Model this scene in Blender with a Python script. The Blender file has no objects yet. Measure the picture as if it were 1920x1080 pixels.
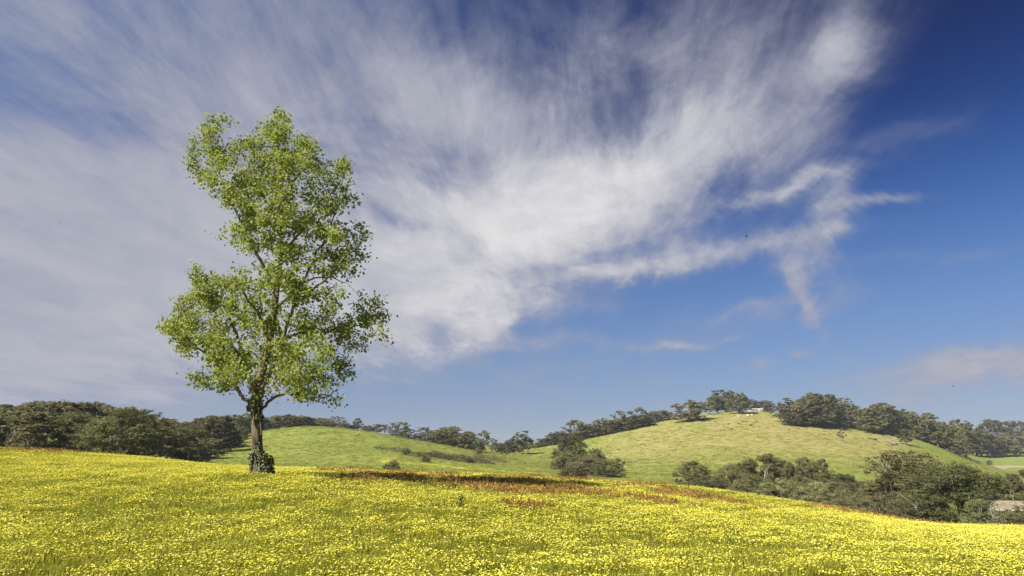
import bpy, math, random
import numpy as np
from mathutils import Vector

random.seed(7)
rng = np.random.default_rng(7)
scene = bpy.context.scene
COL = scene.collection

# ------------------------------------------------------------------ camera
F = 1280.0            # focal length in photo pixels (24 mm on 36 mm, 1920 wide)
EYE = 1.65
PITCH = math.atan(320 / F)
cam_data = bpy.data.cameras.new("camera")
cam_data.lens = 24.0
cam_data.sensor_width = 36.0
cam_data.clip_start = 0.1
cam_data.clip_end = 8000
cam = bpy.data.objects.new("camera", cam_data)
cam.location = (0, 0, EYE)
cam.rotation_euler = (math.pi / 2 + PITCH, 0, 0)
COL.objects.link(cam)
scene.camera = cam
scene.view_settings.view_transform = 'Standard'
scene.view_settings.look = 'None'
scene.view_settings.gamma = 1.0
scene.view_settings.use_curve_mapping = False
scene.view_settings.exposure = 1.12
scene.cycles.max_bounces = 6
scene.cycles.transparent_max_bounces = 6
scene.cycles.diffuse_bounces = 3

CP, SP = math.cos(PITCH), math.sin(PITCH)


def P(px, py, Y):
    """World point on the ray of a photo pixel at ground distance Y."""
    u = (px - 960) / F
    v = (540 - py) / F
    t = Y / (CP - v * SP)
    return np.array([u * t, Y, EYE + (SP + v * CP) * t])


def PIX(p):
    """Photo pixel of a world point (for planning only)."""
    x, y, z = p[0], p[1], p[2] - EYE
    d = y * CP + z * SP
    return 960 + F * x / d, 540 - F * (-y * SP + z * CP) / d


# ------------------------------------------------------------------ sun + sky
SUN_AZ = math.atan2(-0.83, -0.56)      # from +Y, clockwise
SUN_EL = math.radians(42)
S = Vector((math.cos(SUN_EL) * math.sin(SUN_AZ), math.cos(SUN_EL) * math.cos(SUN_AZ), math.sin(SUN_EL)))
sun_data = bpy.data.lights.new("sun", 'SUN')
sun_data.energy = 4.8
sun_data.angle = math.radians(0.5)
sun_data.color = (1.0, 0.95, 0.86)
sun = bpy.data.objects.new("sun", sun_data)
sun.rotation_euler = (-S).to_track_quat('-Z', 'Y').to_euler()
sun.location = (-40, -20, 60)
COL.objects.link(sun)

world = bpy.data.worlds.new("World")
scene.world = world
world.use_nodes = True
wt = world.node_tree
wt.nodes.clear()


class NT:
    """Small helper to write node expressions."""

    def __init__(self, tree):
        self.t = tree

    def new(self, kind, **kw):
        n = self.t.nodes.new(kind)
        for k, v in kw.items():
            setattr(n, k, v)
        return n

    def put(self, sock, v):
        if isinstance(v, bpy.types.NodeSocket):
            self.t.links.new(v, sock)
        elif v is not None:
            sock.default_value = v

    def m(self, op, a, b=None, c=None, clamp=False):
        n = self.new('ShaderNodeMath', operation=op)
        n.use_clamp = clamp
        self.put(n.inputs[0], a)
        self.put(n.inputs[1], b)
        self.put(n.inputs[2], c)
        return n.outputs[0]

    def mixc(self, fac, a, b, blend='MIX'):
        n = self.new('ShaderNodeMix', data_type='RGBA', blend_type=blend)
        self.put(n.inputs[0], fac)
        self.put(n.inputs[6], a if isinstance(a, bpy.types.NodeSocket) else (*a, 1))
        self.put(n.inputs[7], b if isinstance(b, bpy.types.NodeSocket) else (*b, 1))
        return n.outputs[2]

    def smooth(self, x, lo, hi):
        n = self.new('ShaderNodeMapRange', interpolation_type='SMOOTHSTEP')
        self.put(n.inputs[0], x)
        n.inputs[1].default_value = lo
        n.inputs[2].default_value = hi
        return n.outputs[0]

    def noise(self, vec, scale, detail=4, rough=0.5, dist=0.0):
        n = self.new('ShaderNodeTexNoise')
        if vec is not None:
            self.t.links.new(vec, n.inputs['Vector'])
        n.inputs['Scale'].default_value = scale
        n.inputs['Detail'].default_value = detail
        n.inputs['Roughness'].default_value = rough
        n.inputs['Distortion'].default_value = dist
        return n.outputs

    def comb(self, x, y, z):
        n = self.new('ShaderNodeCombineXYZ')
        for s, v in zip(n.inputs, (x, y, z)):
            self.put(s, v)
        return n.outputs[0]

    def sep(self, v):
        n = self.new('ShaderNodeSeparateXYZ')
        self.put(n.inputs[0], v)
        return n.outputs


def build_sky():
    q = NT(wt)
    tc = q.new('ShaderNodeTexCoord')
    d = tc.outputs['Generated']
    X, Yv, Z = q.sep(d)
    az = q.m('ARCTAN2', X, Yv)
    el = q.m('ARCSINE', Z)
    # cirrus plane: streaks run along the wind and meet at the horizon
    zz = q.m('ADD', q.m('MAXIMUM', Z, 0.0), 0.10)
    plx = q.m('DIVIDE', X, zz)
    ply = q.m('DIVIDE', Yv, zz)
    # rotate wind axis a little
    wa = math.radians(4)
    wx = q.m('SUBTRACT', q.m('MULTIPLY', plx, math.cos(wa)), q.m('MULTIPLY', ply, math.sin(wa)))
    wy = q.m('ADD', q.m('MULTIPLY', plx, math.sin(wa)), q.m('MULTIPLY', ply, math.cos(wa)))
    streakv = q.comb(wx, q.m('MULTIPLY', wy, 0.40), 0.0)
    n1 = q.noise(streakv, 2.2, 7, 0.66, 0.5)[0]
    fine = q.comb(wx, q.m('MULTIPLY', wy, 0.16), 3.7)
    n2 = q.noise(fine, 7.0, 6, 0.68, 0.9)[0]
    puff = q.noise(q.comb(plx, q.m('MULTIPLY', ply, 0.7), 1.3), 3.0, 8, 0.66, 0.6)[0]
    # warp of the cloud bodies
    wn = q.noise(d, 3.2, 6, 0.66, 0.4)[1]
    wr, wg, wb = q.sep(wn)
    az_w = q.m('ADD', az, q.m('MULTIPLY', q.m('SUBTRACT', wr, 0.5), 0.20))
    el_w = q.m('ADD', el, q.m('MULTIPLY', q.m('SUBTRACT', wg, 0.5), 0.14))

    def azel(px, py):
        p = P(px, py, 100.0)
        v = Vector((p[0], p[1], p[2] - EYE)).normalized()
        return math.atan2(v.x, v.y), math.asin(v.z)

    awv = q.comb(az_w, el_w, 0.0)

    def body(px, py, ang, L, W, amp, prev):
        """Adds one soft cloud body (a Gaussian in azimuth and elevation) to the coverage."""
        a0, e0 = azel(px, py)
        th = math.radians(ang)
        a1, e1 = azel(px + 40 * math.cos(th), py + 40 * math.sin(th))
        k = math.hypot(a1 - a0, e1 - e0) / 40
        mp = q.new('ShaderNodeMapping', vector_type='TEXTURE')
        mp.inputs['Location'].default_value = (a0, e0, 0)
        mp.inputs['Rotation'].default_value = (0, 0, math.atan2(e1 - e0, a1 - a0))
        mp.inputs['Scale'].default_value = (L * k, W * k, 1)
        q.t.links.new(awv, mp.inputs[0])
        dt = q.new('ShaderNodeVectorMath', operation='DOT_PRODUCT')
        q.t.links.new(mp.outputs[0], dt.inputs[0])
        q.t.links.new(mp.outputs[0], dt.inputs[1])
        return q.m('MULTIPLY_ADD', q.m('POWER', 0.3679, dt.outputs['Value']), amp, prev)

    bodies = [
        (150, 470, 8, 760, 240, 0.48), (60, 640, 0, 420, 95, 0.40), (280, 150, 20, 620, 170, 0.19),
        (1010, 420, -20, 290, 95, 0.50), (1090, 615, -20, 230, 40, -0.20), (1350, 275, -40, 330, 110, 0.46), (1280, 220, -40, 320, 170, 0.22), (1500, 340, 100, 110, 60, 0.22), (1560, 105, -30, 100, 45, 0.34),
        (640, 535, 6, 310, 115, 0.40), (850, 170, 20, 170, 70, 0.30), (930, 290, 35, 240, 90, 0.24),
        (1180, 512, -8, 170, 16, 0.42), (1400, 462, -4, 200, 20, 0.36), (1450, 372, -20, 150, 16, 0.32),
        (1560, 420, 100, 95, 34, 0.40), (1530, 515, 35, 95, 38, 0.40), (1565, 585, 60, 80, 20, 0.38),
        (1645, 380, -12, 90, 14, 0.34), (1880, 700, -6, 270, 50, 0.78), (1450, 678, -6, 45, 12, 0.46),
        (1550, 665, 0, 28, 9, 0.46), (905, 612, -8, 60, 20, 0.48), (1060, 640, -3, 190, 18, 0.34),
        (1330, 636, 3, 120, 12, 0.26), (1450, 590, -4, 140, 30, 0.20), (1150, 575, -4, 240, 34, 0.14), (1740, 225, -14, 160, 30, 0.17), (1760, 490, -8, 180, 16, 0.15),
        (1400, 575, -4, 90, 10, 0.20), (1280, 740, -4, 110, 14, 0.22),
        (1190, 250, 70, 110, 35, -0.14), (780, 425, 18, 150, 18, -0.16), (900, 60, 10, 420, 110, 0.16), (700, 330, 20, 260, 120, 0.22),
        (190, 632, 0, 90, 12, -0.18), (640, 765, -8, 300, 50, -0.30), (60, 720, 0, 340, 70, 0.34), (1000, 705, -3, 330, 40, 0.14),
        (1250, 60, -30, 260, 90, 0.20),
    ]
    # broad veil that goes on over the rest of the sky on the sunward (left) side
    cov = q.m('MULTIPLY', q.smooth(q.m('MULTIPLY', az, -1.0), -0.30, 0.35), 0.25)
    for b in bodies:
        cov = body(*b, cov)
    tex = q.m('ADD', q.m('ADD', q.m('MULTIPLY', q.m('SUBTRACT', n1, 0.5), 0.85),
                         q.m('MULTIPLY', q.m('SUBTRACT', n2, 0.5), 0.34)),
              q.m('MULTIPLY', q.m('SUBTRACT', puff, 0.5), 0.50))
    texamp = q.m('MULTIPLY_ADD', q.smooth(cov, 0.0, 0.35), 0.60, 0.45)
    dens = q.m('MULTIPLY_ADD', tex, texamp, cov)
    alpha = q.smooth(dens, 0.02, 0.72)
    bright = body(1080, 400, -30, 520, 260, 1.0, 0.0)
    core = q.m('MULTIPLY', q.m('MULTIPLY', q.smooth(dens, 0.20, 0.95), q.m('MULTIPLY_ADD', bright, 0.75, 0.25)), q.m('MULTIPLY_ADD', q.smooth(q.m('ADD', q.m('MULTIPLY', puff, 0.6), q.m('MULTIPLY', n1, 0.4)), 0.30, 0.68), 0.65, 0.40))

    sky = q.new('ShaderNodeTexSky', sky_type='NISHITA')
    sky.sun_disc = False
    sky.sun_elevation = SUN_EL
    sky.sun_rotation = SUN_AZ
    sky.air_density = 1.0
    sky.dust_density = 0.6
    sky.ozone_density = 2.2
    hs = q.new('ShaderNodeHueSaturation')
    hs.inputs['Saturation'].default_value = 1.34
    q.t.links.new(sky.outputs[0], hs.inputs['Color'])
    # polarised darkening away from the sun, continuous over the whole sky
    dot = q.new('ShaderNodeVectorMath', operation='DOT_PRODUCT')
    q.t.links.new(d, dot.inputs[0])
    dot.inputs[1].default_value = S
    pol = q.m('SUBTRACT', 1.0, q.m('MULTIPLY', q.m('MULTIPLY', q.smooth(dot.outputs['Value'], 0.75, -0.35), q.smooth(el, 0.05, 0.62)), 0.86))
    base = q.mixc(1.0, hs.outputs[0], q.comb(q.m('POWER', pol, 1.35), q.m('POWER', pol, 1.12), q.m('POWER', pol, 0.72)), 'MULTIPLY')
    hz = q.m('SUBTRACT', 1.0, q.m('MULTIPLY', q.smooth(el, 0.42, -0.02), 0.33))
    base = q.mixc(1.0, base, q.comb(q.m('MULTIPLY', hz, 0.84), q.m('MULTIPLY', hz, 0.86), q.m('MULTIPLY', q.m('MULTIPLY_ADD', hz, 0.75, 0.25), 1.04)), 'MULTIPLY')
    base = q.mixc(q.m('MULTIPLY', q.smooth(el, 0.42, 0.0), 0.55), base, (1.85, 2.5, 3.8))
    ccol = q.mixc(core, (2.80, 2.98, 3.80), (6.8, 6.65, 6.65))
    col = q.mixc(alpha, base, ccol)
    bg = q.new('ShaderNodeBackground')
    q.t.links.new(col, bg.inputs[0])
    bg.inputs[1].default_value = 0.053
    out = q.new('ShaderNodeOutputWorld')
    q.t.links.new(bg.outputs[0], out.inputs[0])


build_sky()
world.cycles.sampling_method = 'MANUAL'
world.cycles.sample_map_resolution = 512

# ------------------------------------------------------------------ small tools


def hash2(ix, iy, seed):
    h = (ix.astype(np.int64) * 374761393 + iy.astype(np.int64) * 668265263 + seed * 1442695041) & 0xFFFFFFFF
    h = ((h ^ (h >> 13)) * 1274126177) & 0xFFFFFFFF
    h = h ^ (h >> 16)
    return (h & 0xFFFFFF) / float(0xFFFFFF)


def vnoise(x, y, seed=0):
    x = np.asarray(x, float)
    y = np.asarray(y, float)
    ix, iy = np.floor(x), np.floor(y)
    fx, fy = x - ix, y - iy
    fx = fx * fx * (3 - 2 * fx)
    fy = fy * fy * (3 - 2 * fy)
    a = hash2(ix, iy, seed)
    b = hash2(ix + 1, iy, seed)
    c = hash2(ix, iy + 1, seed)
    d = hash2(ix + 1, iy + 1, seed)
    return (a * (1 - fx) + b * fx) * (1 - fy) + (c * (1 - fx) + d * fx) * fy


def fbm(x, y, seed=0, octs=4):
    s, a, t = 0, 1.0, 0
    for o in range(octs):
        s = s + a * vnoise(x * 2 ** o + 17.3 * o, y * 2 ** o - 9.1 * o, seed + o)
        t += a
        a *= 0.5
    return s / t


def tag(o, label=None, cat=None, group=None, kind=None):
    if label:
        o["label"] = label
    if cat:
        o["category"] = cat
    if group:
        o["group"] = group
    if kind:
        o["kind"] = kind
    return o


def mesh_from(name, V, Fc, mats, midx=None, smooth=False, tint=None):
    me = bpy.data.meshes.new(name)
    V = np.asarray(V, dtype=np.float32)
    if isinstance(Fc, np.ndarray) and Fc.ndim == 2:
        n, k = Fc.shape
        me.vertices.add(len(V))
        me.vertices.foreach_set("co", V.ravel())
        me.loops.add(n * k)
        me.loops.foreach_set("vertex_index", Fc.astype(np.int32).ravel())
        me.polygons.add(n)
        me.polygons.foreach_set("loop_start", np.arange(0, n * k, k, dtype=np.int32))
    else:
        me.from_pydata([tuple(map(float, v)) for v in V], [], [tuple(int(i) for i in f) for f in Fc])
    for m in (mats if isinstance(mats, (list, tuple)) else [mats]):
        me.materials.append(m)
    if midx is not None:
        me.polygons.foreach_set("material_index", np.asarray(midx, dtype=np.int32))
    me.polygons.foreach_set("use_smooth", np.full(len(me.polygons), smooth))
    if tint is not None:
        at = me.attributes.new("tint", 'FLOAT', 'POINT')
        at.data.foreach_set("value", np.asarray(tint, dtype=np.float32))
    me.update(calc_edges=True)
    return me


def obj(name, me, parent=None, loc=None):
    o = bpy.data.objects.new(name, me)
    COL.objects.link(o)
    if parent is not None:
        o.parent = parent
    if loc is not None:
        o.location = loc
    return o


def empty(name, loc):
    o = bpy.data.objects.new(name, None)
    o.empty_display_size = 0.3
    COL.objects.link(o)
    o.location = loc
    return o


class Geo:
    """Collects tubes and loose faces into one mesh."""

    def __init__(self):
        self.v, self.f, self.m = [], [], []
        self.n = 0

    def add(self, verts, faces, mat=0):
        for p in verts:
            self.v.append((float(p[0]), float(p[1]), float(p[2])))
        for f in faces:
            self.f.append(tuple(i + self.n for i in f))
            self.m.append(mat)
        self.n += len(verts)

    def tube(self, pts, rad, sides=6, mat=0, lump=0.0, cap=True):
        pts = [np.asarray(p, float) for p in pts]
        k = len(pts)
        vs, fs = [], []
        ref = np.array([0.31, 0.95, 0.05])
        for i, p in enumerate(pts):
            t = pts[min(i + 1, k - 1)] - pts[max(i - 1, 0)]
            t = t / (np.linalg.norm(t) + 1e-9)
            a = ref - t * ref.dot(t)
            if np.linalg.norm(a) < 0.05:
                a = np.array([1.0, 0, 0]) - t * t[0]
            a /= np.linalg.norm(a)
            b = np.cross(t, a)
            for s in range(sides):
                th = 2 * math.pi * s / sides
                r = rad[i] * (1 + (lump * (random.random() - 0.5) if lump else 0))
                vs.append(p + r * (a * math.cos(th) + b * math.sin(th)))
        for i in range(k - 1):
            for s in range(sides):
                s2 = (s + 1) % sides
                fs.append((i * sides + s, i * sides + s2, (i + 1) * sides + s2, (i + 1) * sides + s))
        if cap:
            fs.append(tuple((k - 1) * sides + s for s in range(sides)))
        self.add(vs, fs, mat)

    def box(self, c, s, mat=0, rot=0.0):
        cx, cy, cz = c
        sx, sy, sz = s[0] / 2, s[1] / 2, s[2] / 2
        ca, sa = math.cos(rot), math.sin(rot)
        vs = []
        for z in (-sz, sz):
            for x, y in ((-sx, -sy), (sx, -sy), (sx, sy), (-sx, sy)):
                vs.append((cx + x * ca - y * sa, cy + x * sa + y * ca, cz + z))
        self.add(vs, [(3, 2, 1, 0), (4, 5, 6, 7), (0, 1, 5, 4), (1, 2, 6, 5), (2, 3, 7, 6), (3, 0, 4, 7)], mat)

    def mesh(self, name, mats, smooth=False):
        return mesh_from(name, self.v, self.f, mats, self.m, smooth)


def smooth_path(pts, sub=4):
    """Catmull-Rom through rows of any width."""
    pts = [np.asarray(p, float) for p in pts]
    out = []
    for i in range(len(pts) - 1):
        p0, p1, p2, p3 = pts[max(i - 1, 0)], pts[i], pts[i + 1], pts[min(i + 2, len(pts) - 1)]
        for j in range(sub):
            t = j / sub
            out.append(0.5 * (2 * p1 + (p2 - p0) * t + (2 * p0 - 5 * p1 + 4 * p2 - p3) * t * t + (3 * p1 - p0 - 3 * p2 + p3) * t ** 3))
    out.append(pts[-1])
    return out


# ------------------------------------------------------------------ materials


def mat_new(name):
    m = bpy.data.materials.new(name)
    m.use_nodes = True
    m.node_tree.nodes.clear()
    return m, NT(m.node_tree)


def finish(q, shader):
    o = q.new('ShaderNodeOutputMaterial')
    q.t.links.new(shader, o.inputs[0])


def principled(q, col, rough=0.8, spec=0.2, normal=None):
    p = q.new('ShaderNodeBsdfPrincipled')
    q.put(p.inputs['Base Color'], col if isinstance(col, bpy.types.NodeSocket) else (*col, 1))
    q.put(p.inputs['Roughness'], rough)
    p.inputs['Specular IOR Level'].default_value = spec
    if normal is not None:
        q.t.links.new(normal, p.inputs['Normal'])
    return p.outputs[0]


def leaf_mat(name, c1, c2, c3=None, trans=0.3, tcol=None, rough=0.5, spec=0.3, obj_var=True, noise_scale=None):
    """Thin leaf: colour varies by leaf (tint attribute) and by plant."""
    m, q = mat_new(name)
    at = q.new('ShaderNodeAttribute', attribute_name="tint")
    col = q.mixc(at.outputs['Fac'], c1, c2)
    if c3 is not None:
        oi = q.new('ShaderNodeObjectInfo')
        col = q.mixc(oi.outputs['Random'], col, q.mixc(0.75, col, c3))
        r2 = q.m('FRACT', q.m('MULTIPLY', oi.outputs['Random'], 7.31))
        v = q.m('ADD', 0.62, q.m('MULTIPLY', r2, 0.76))
        col = q.mixc(1.0, col, q.comb(v, v, v), 'MULTIPLY')
    p = principled(q, col, rough, spec)
    t = q.new('ShaderNodeBsdfTranslucent')
    if tcol is not None:
        q.t.links.new(q.mixc(0.6, col, tcol), t.inputs[0])
    else:
        q.t.links.new(col, t.inputs[0])
    mx = q.new('ShaderNodeMixShader')
    mx.inputs[0].default_value = trans
    q.t.links.new(p, mx.inputs[1])
    q.t.links.new(t.outputs[0], mx.inputs[2])
    finish(q, mx.outputs[0])
    return m


def bark_mat(name, c1, c2, scale=(9, 9, 1.6), bump=0.6):
    m, q = mat_new(name)
    tc = q.new('ShaderNodeTexCoord')
    mp = q.new('ShaderNodeMapping')
    mp.inputs['Scale'].default_value = scale
    q.t.links.new(tc.outputs['Object'], mp.inputs[0])
    n = q.noise(mp.outputs[0], 1.6, 6, 0.65)[0]
    n2 = q.noise(tc.outputs['Object'], 1.2, 3, 0.5)[0]
    fac = q.smooth(q.m('ADD', q.m('MULTIPLY', n, 0.75), q.m('MULTIPLY', n2, 0.35)), 0.38, 0.68)
    col = q.mixc(fac, c1, c2)
    b = q.new('ShaderNodeBump')
    b.inputs['Strength'].default_value = bump
    b.inputs['Distance'].default_value = 0.05
    q.t.links.new(n, b.inputs['Height'])
    finish(q, principled(q, col, 0.9, 0.15, b.outputs[0]))
    return m


def plain_mat(name, c1, c2, scale=3.0, rough=0.8, spec=0.2):
    m, q = mat_new(name)
    tc = q.new('ShaderNodeTexCoord')
    n = q.noise(tc.outputs['Object'], scale, 5, 0.6)[0]
    finish(q, principled(q, q.mixc(q.smooth(n, 0.3, 0.7), c1, c2), rough, spec))
    return m


M = {}
M['hero_leaf'] = leaf_mat("poplar_leaf", (0.120, 0.158, 0.026), (0.350, 0.375, 0.100), None, 0.40, (0.39, 0.45, 0.045), 0.60, 0.22)
M['ivy_leaf'] = leaf_mat("ivy_leaf", (0.04, 0.052, 0.014), (0.24, 0.24, 0.10), None, 0.12, None, 0.5, 0.35)
M['gum_leaf'] = leaf_mat("gum_leaf", (0.092, 0.100, 0.032), (0.215, 0.215, 0.084), (0.165, 0.142, 0.062), 0.34, None, 0.65, 0.12)
M['grey_leaf'] = leaf_mat("grey_gum_leaf", (0.098, 0.104, 0.050), (0.220, 0.224, 0.112), (0.165, 0.16, 0.085), 0.34, None, 0.65, 0.12)
M['pale_leaf'] = leaf_mat("wattle_leaf", (0.185, 0.190, 0.066), (0.340, 0.335, 0.140), None, 0.30, None, 0.65, 0.12)
M['green_leaf'] = leaf_mat("green_gum_leaf", (0.098, 0.114, 0.034), (0.240, 0.250, 0.094), (0.16, 0.17, 0.065), 0.34, None, 0.6, 0.15)
M['scrub_leaf'] = leaf_mat("scrub_leaf", (0.098, 0.096, 0.036), (0.215, 0.205, 0.088), (0.16, 0.135, 0.065), 0.34, None, 0.6, 0.2)
M['hero_bark'] = bark_mat("poplar_bark", (0.040, 0.030, 0.019), (0.215, 0.170, 0.108), (8, 8, 1.3), 1.0)
M['limb_bark'] = bark_mat("poplar_limb_bark", (0.075, 0.064, 0.044), (0.20, 0.175, 0.125), (7, 7, 4))
M['gum_bark'] = bark_mat("gum_bark", (0.08, 0.066, 0.048), (0.30, 0.265, 0.215), (3, 3, 0.8), 0.3)
M['dead_wood'] = bark_mat("dead_wood", (0.12, 0.105, 0.085), (0.32, 0.29, 0.245), (5, 5, 5), 0.3)
M['petal'] = leaf_mat("capeweed_petal", (0.70, 0.62, 0.022), (0.86, 0.82, 0.18), None, 0.25, (0.75, 0.66, 0.03), 0.6, 0.15)
M['disc'] = plain_mat("flower_disc", (0.24, 0.19, 0.02), (0.10, 0.07, 0.02), 40)
M['blade'] = leaf_mat("meadow_blade", (0.190, 0.205, 0.018), (0.345, 0.345, 0.040), (0.29, 0.265, 0.028), 0.45, (0.38, 0.385, 0.03), 0.5, 0.25)
M['sorrel'] = leaf_mat("sorrel_stalk", (0.220, 0.098, 0.028), (0.400, 0.200, 0.066), (0.28, 0.19, 0.05), 0.25, None, 0.7, 0.15)
M['hillblade'] = leaf_mat("pasture_blade", (0.205, 0.205, 0.040), (0.275, 0.262, 0.062), None, 0.35, None, 0.6, 0.15)


def ground_mats():
    # meadow soil and low leaves under the flowers
    m, q = mat_new("meadow_ground")
    g = q.new('ShaderNodeNewGeometry')
    pos = g.outputs['Position']
    n = q.noise(pos, 0.55, 5, 0.6)[0]
    n2 = q.noise(pos, 9.0, 5, 0.7)[0]
    c = q.mixc(q.smooth(n, 0.35, 0.65), (0.130, 0.145, 0.018), (0.190, 0.195, 0.028))
    c = q.mixc(q.smooth(n2, 0.35, 0.7), q.mixc(0.5, c, (0.060, 0.060, 0.014)), c)
    b = q.new('ShaderNodeBump')
    b.inputs['Strength'].default_value = 0.8
    b.inputs['Distance'].default_value = 0.08
    q.t.links.new(n2, b.inputs['Height'])
    finish(q, principled(q, c, 0.95, 0.1, b.outputs[0]))
    M['meadow'] = m
    # pasture of the hills: lush in the hollows, drier and browner on the eastern hill
    m, q = mat_new("pasture_ground")
    g = q.new('ShaderNodeNewGeometry')
    pos = g.outputs['Position']
    x, y, z = q.sep(pos)
    at = q.new('ShaderNodeAttribute', attribute_name="dry")
    at2 = q.new('ShaderNodeAttribute', attribute_name="bloom")
    n = q.noise(pos, 0.022, 6, 0.62)[0]
    mp = q.new('ShaderNodeMapping')
    mp.inputs['Scale'].default_value = (1.0, 0.7, 1.6)
    q.t.links.new(pos, mp.inputs[0])
    nm = q.noise(mp.outputs[0], 0.12, 6, 0.68)[0]
    nf = q.noise(pos, 0.9, 4, 0.7)[0]
    lush = q.mixc(q.smooth(nm, 0.32, 0.68), (0.142, 0.172, 0.028), (0.198, 0.222, 0.045))
    dryc = q.mixc(q.smooth(nm, 0.22, 0.78), (0.225, 0.215, 0.055), (0.300, 0.245, 0.095))
    f = q.smooth(q.m('ADD', at.outputs['Fac'], q.m('MULTIPLY', q.m('SUBTRACT', q.m('ADD', n, q.m('MULTIPLY', nm, 0.7)), 0.85), 1.1)), 0.0, 0.85)
    c = q.mixc(f, lush, dryc)
    bl = q.smooth(q.m('ADD', at2.outputs['Fac'], q.m('MULTIPLY', q.m('SUBTRACT', nm, 0.5), 1.4)), 0.45, 0.95)
    c = q.mixc(bl, c, (0.36, 0.35, 0.030))
    v = q.m('ADD', 0.62, q.m('MULTIPLY', nf, 0.76))
    c = q.mixc(1.0, c, q.comb(v, v, v), 'MULTIPLY')
    b = q.new('ShaderNodeBump')
    b.inputs['Strength'].default_value = 0.45
    b.inputs['Distance'].default_value = 0.35
    q.t.links.new(q.m('ADD', nf, q.m('MULTIPLY', nm, 2.0)), b.inputs['Height'])
    finish(q, principled(q, c, 0.95, 0.08, b.outputs[0]))
    M['pasture'] = m
    M['track'] = plain_mat("bare_earth", (0.26, 0.22, 0.13), (0.36, 0.31, 0.20), 0.8, 0.95, 0.05)


ground_mats()

# ------------------------------------------------------------------ terrain
CREST_DROP = 5.0
CONT = [
    [(0, 1080, 8.8), (960, 1080, 9.5), (1920, 1080, 10.4)],
    [(0, 965, 16), (490, 965, 16.2), (960, 1000, 15.5), (1400, 1030, 15), (1920, 1050, 14.5)],
    [(0, 880, 26), (250, 885, 25.5), (490, 893, 25), (700, 908, 24), (960, 930, 23), (1400, 975, 22), (1650, 1000, 21), (1920, 1012, 21)],
    [(0, 838, 42), (150, 848, 42), (300, 858, 42), (370, 869, 42), (480, 874, 42), (600, 877, 42), (800, 884, 42), (960, 890, 41), (1160, 903, 40),
     (1280, 911, 39), (1400, 927, 37), (1500, 941, 36), (1560, 950, 35), (1640, 967, 34), (1720, 979, 33), (1800, 986, 32), (1920, 988, 32)],
    [(0, 866, 68), (300, 880, 68), (480, 892, 68), (800, 902, 68), (960, 912, 68), (1160, 930, 68), (1280, 945, 66), (1400, 962, 66), (1560, 990, 64), (1720, 1012, 62), (1920, 1022, 62)],
    [(0, 852, 110), (300, 866, 110), (350, 873, 110), (475, 879, 110), (600, 882, 110), (800, 888, 110), (960, 896, 110), (1060, 902, 110),
     (1200, 908, 110), (1300, 915, 110), (1500, 930, 110), (1700, 950, 110), (1920, 965, 110)],
    [(0, 829, 170), (300, 846, 170), (350, 850, 170), (475, 840, 170), (590, 836, 170), (700, 842, 170), (780, 854, 170), (840, 868, 170), (900, 873, 170),
     (960, 880, 170), (1060, 888, 170), (1200, 888, 170), (1400, 888, 170), (1600, 893, 170), (1800, 910, 170), (1920, 922, 170)],
    [(0, 812, 240), (200, 818, 240), (300, 832, 240), (380, 836, 240), (430, 822, 240), (475, 809, 240), (530, 801, 240), (590, 798, 240), (640, 801, 240), (700, 809, 240),
     (760, 821, 240), (800, 828, 240), (850, 838, 240), (900, 848, 240), (960, 863, 240), (1000, 874, 240), (1050, 873, 240), (1200, 862, 240),
     (1400, 853, 240), (1600, 858, 240), (1750, 876, 240), (1850, 896, 240), (1920, 905, 240)],
    [(0, 806, 330), (200, 814, 330), (350, 830, 330), (475, 812, 330), (590, 806, 330), (700, 816, 330), (800, 832, 330), (850, 840, 330), (900, 846, 330), (960, 854, 330),
     (1000, 853, 330), (1050, 846, 330), (1100, 835, 330), (1200, 814, 330), (1300, 803, 330), (1400, 802, 330), (1500, 809, 330), (1600, 819, 330), (1700, 832, 330),
     (1750, 845, 330), (1800, 862, 330), (1850, 879, 330), (1920, 898, 330)],
    [(0, 806, 420), (400, 822, 420), (590, 806, 420), (700, 815, 420), (850, 833, 420), (930, 840, 420), (1000, 834, 420), (1050, 824, 420), (1100, 812, 420), (1150, 803, 420),
     (1200, 791, 420), (1250, 783, 420), (1300, 778, 420), (1350, 772, 420), (1400, 769, 420), (1450, 772, 420), (1500, 779, 420), (1600, 791, 420), (1680, 804, 420),
     (1720, 815, 420), (1760, 831, 420), (1800, 852, 420), (1850, 880, 420), (1920, 890, 420)],
    [(0, 812, 620), (590, 815, 620), (900, 846, 620), (1000, 845, 620), (1100, 828, 620), (1200, 808, 620), (1300, 796, 620), (1400, 790, 620), (1500, 797, 620),
     (1600, 807, 620), (1700, 826, 620), (1760, 846, 620), (1800, 856, 620), (1850, 851, 620), (1920, 843, 620)],
    [(0, 822, 820), (590, 825, 820), (1000, 850, 820), (1200, 820, 820), (1400, 806, 820), (1600, 818, 820), (1700, 832, 820), (1780, 842, 820), (1850, 824, 820), (1920, 808, 820)],
    [(0, 846, 2500), (960, 853, 2500), (1920, 846, 2500)],
]
NA = 500
A_GRID = np.linspace(-0.92, 0.92, NA)
ROWS_Y, ROWS_Z = [np.full(NA, 0.5)], [np.full(NA, 0.0)]


def gsmooth(v, s):
    k = np.exp(-0.5 * (np.arange(-4 * s, 4 * s + 1) / s) ** 2)
    k /= k.sum()
    return np.convolve(np.pad(v, 4 * s, mode='edge'), k, mode='valid')


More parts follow.
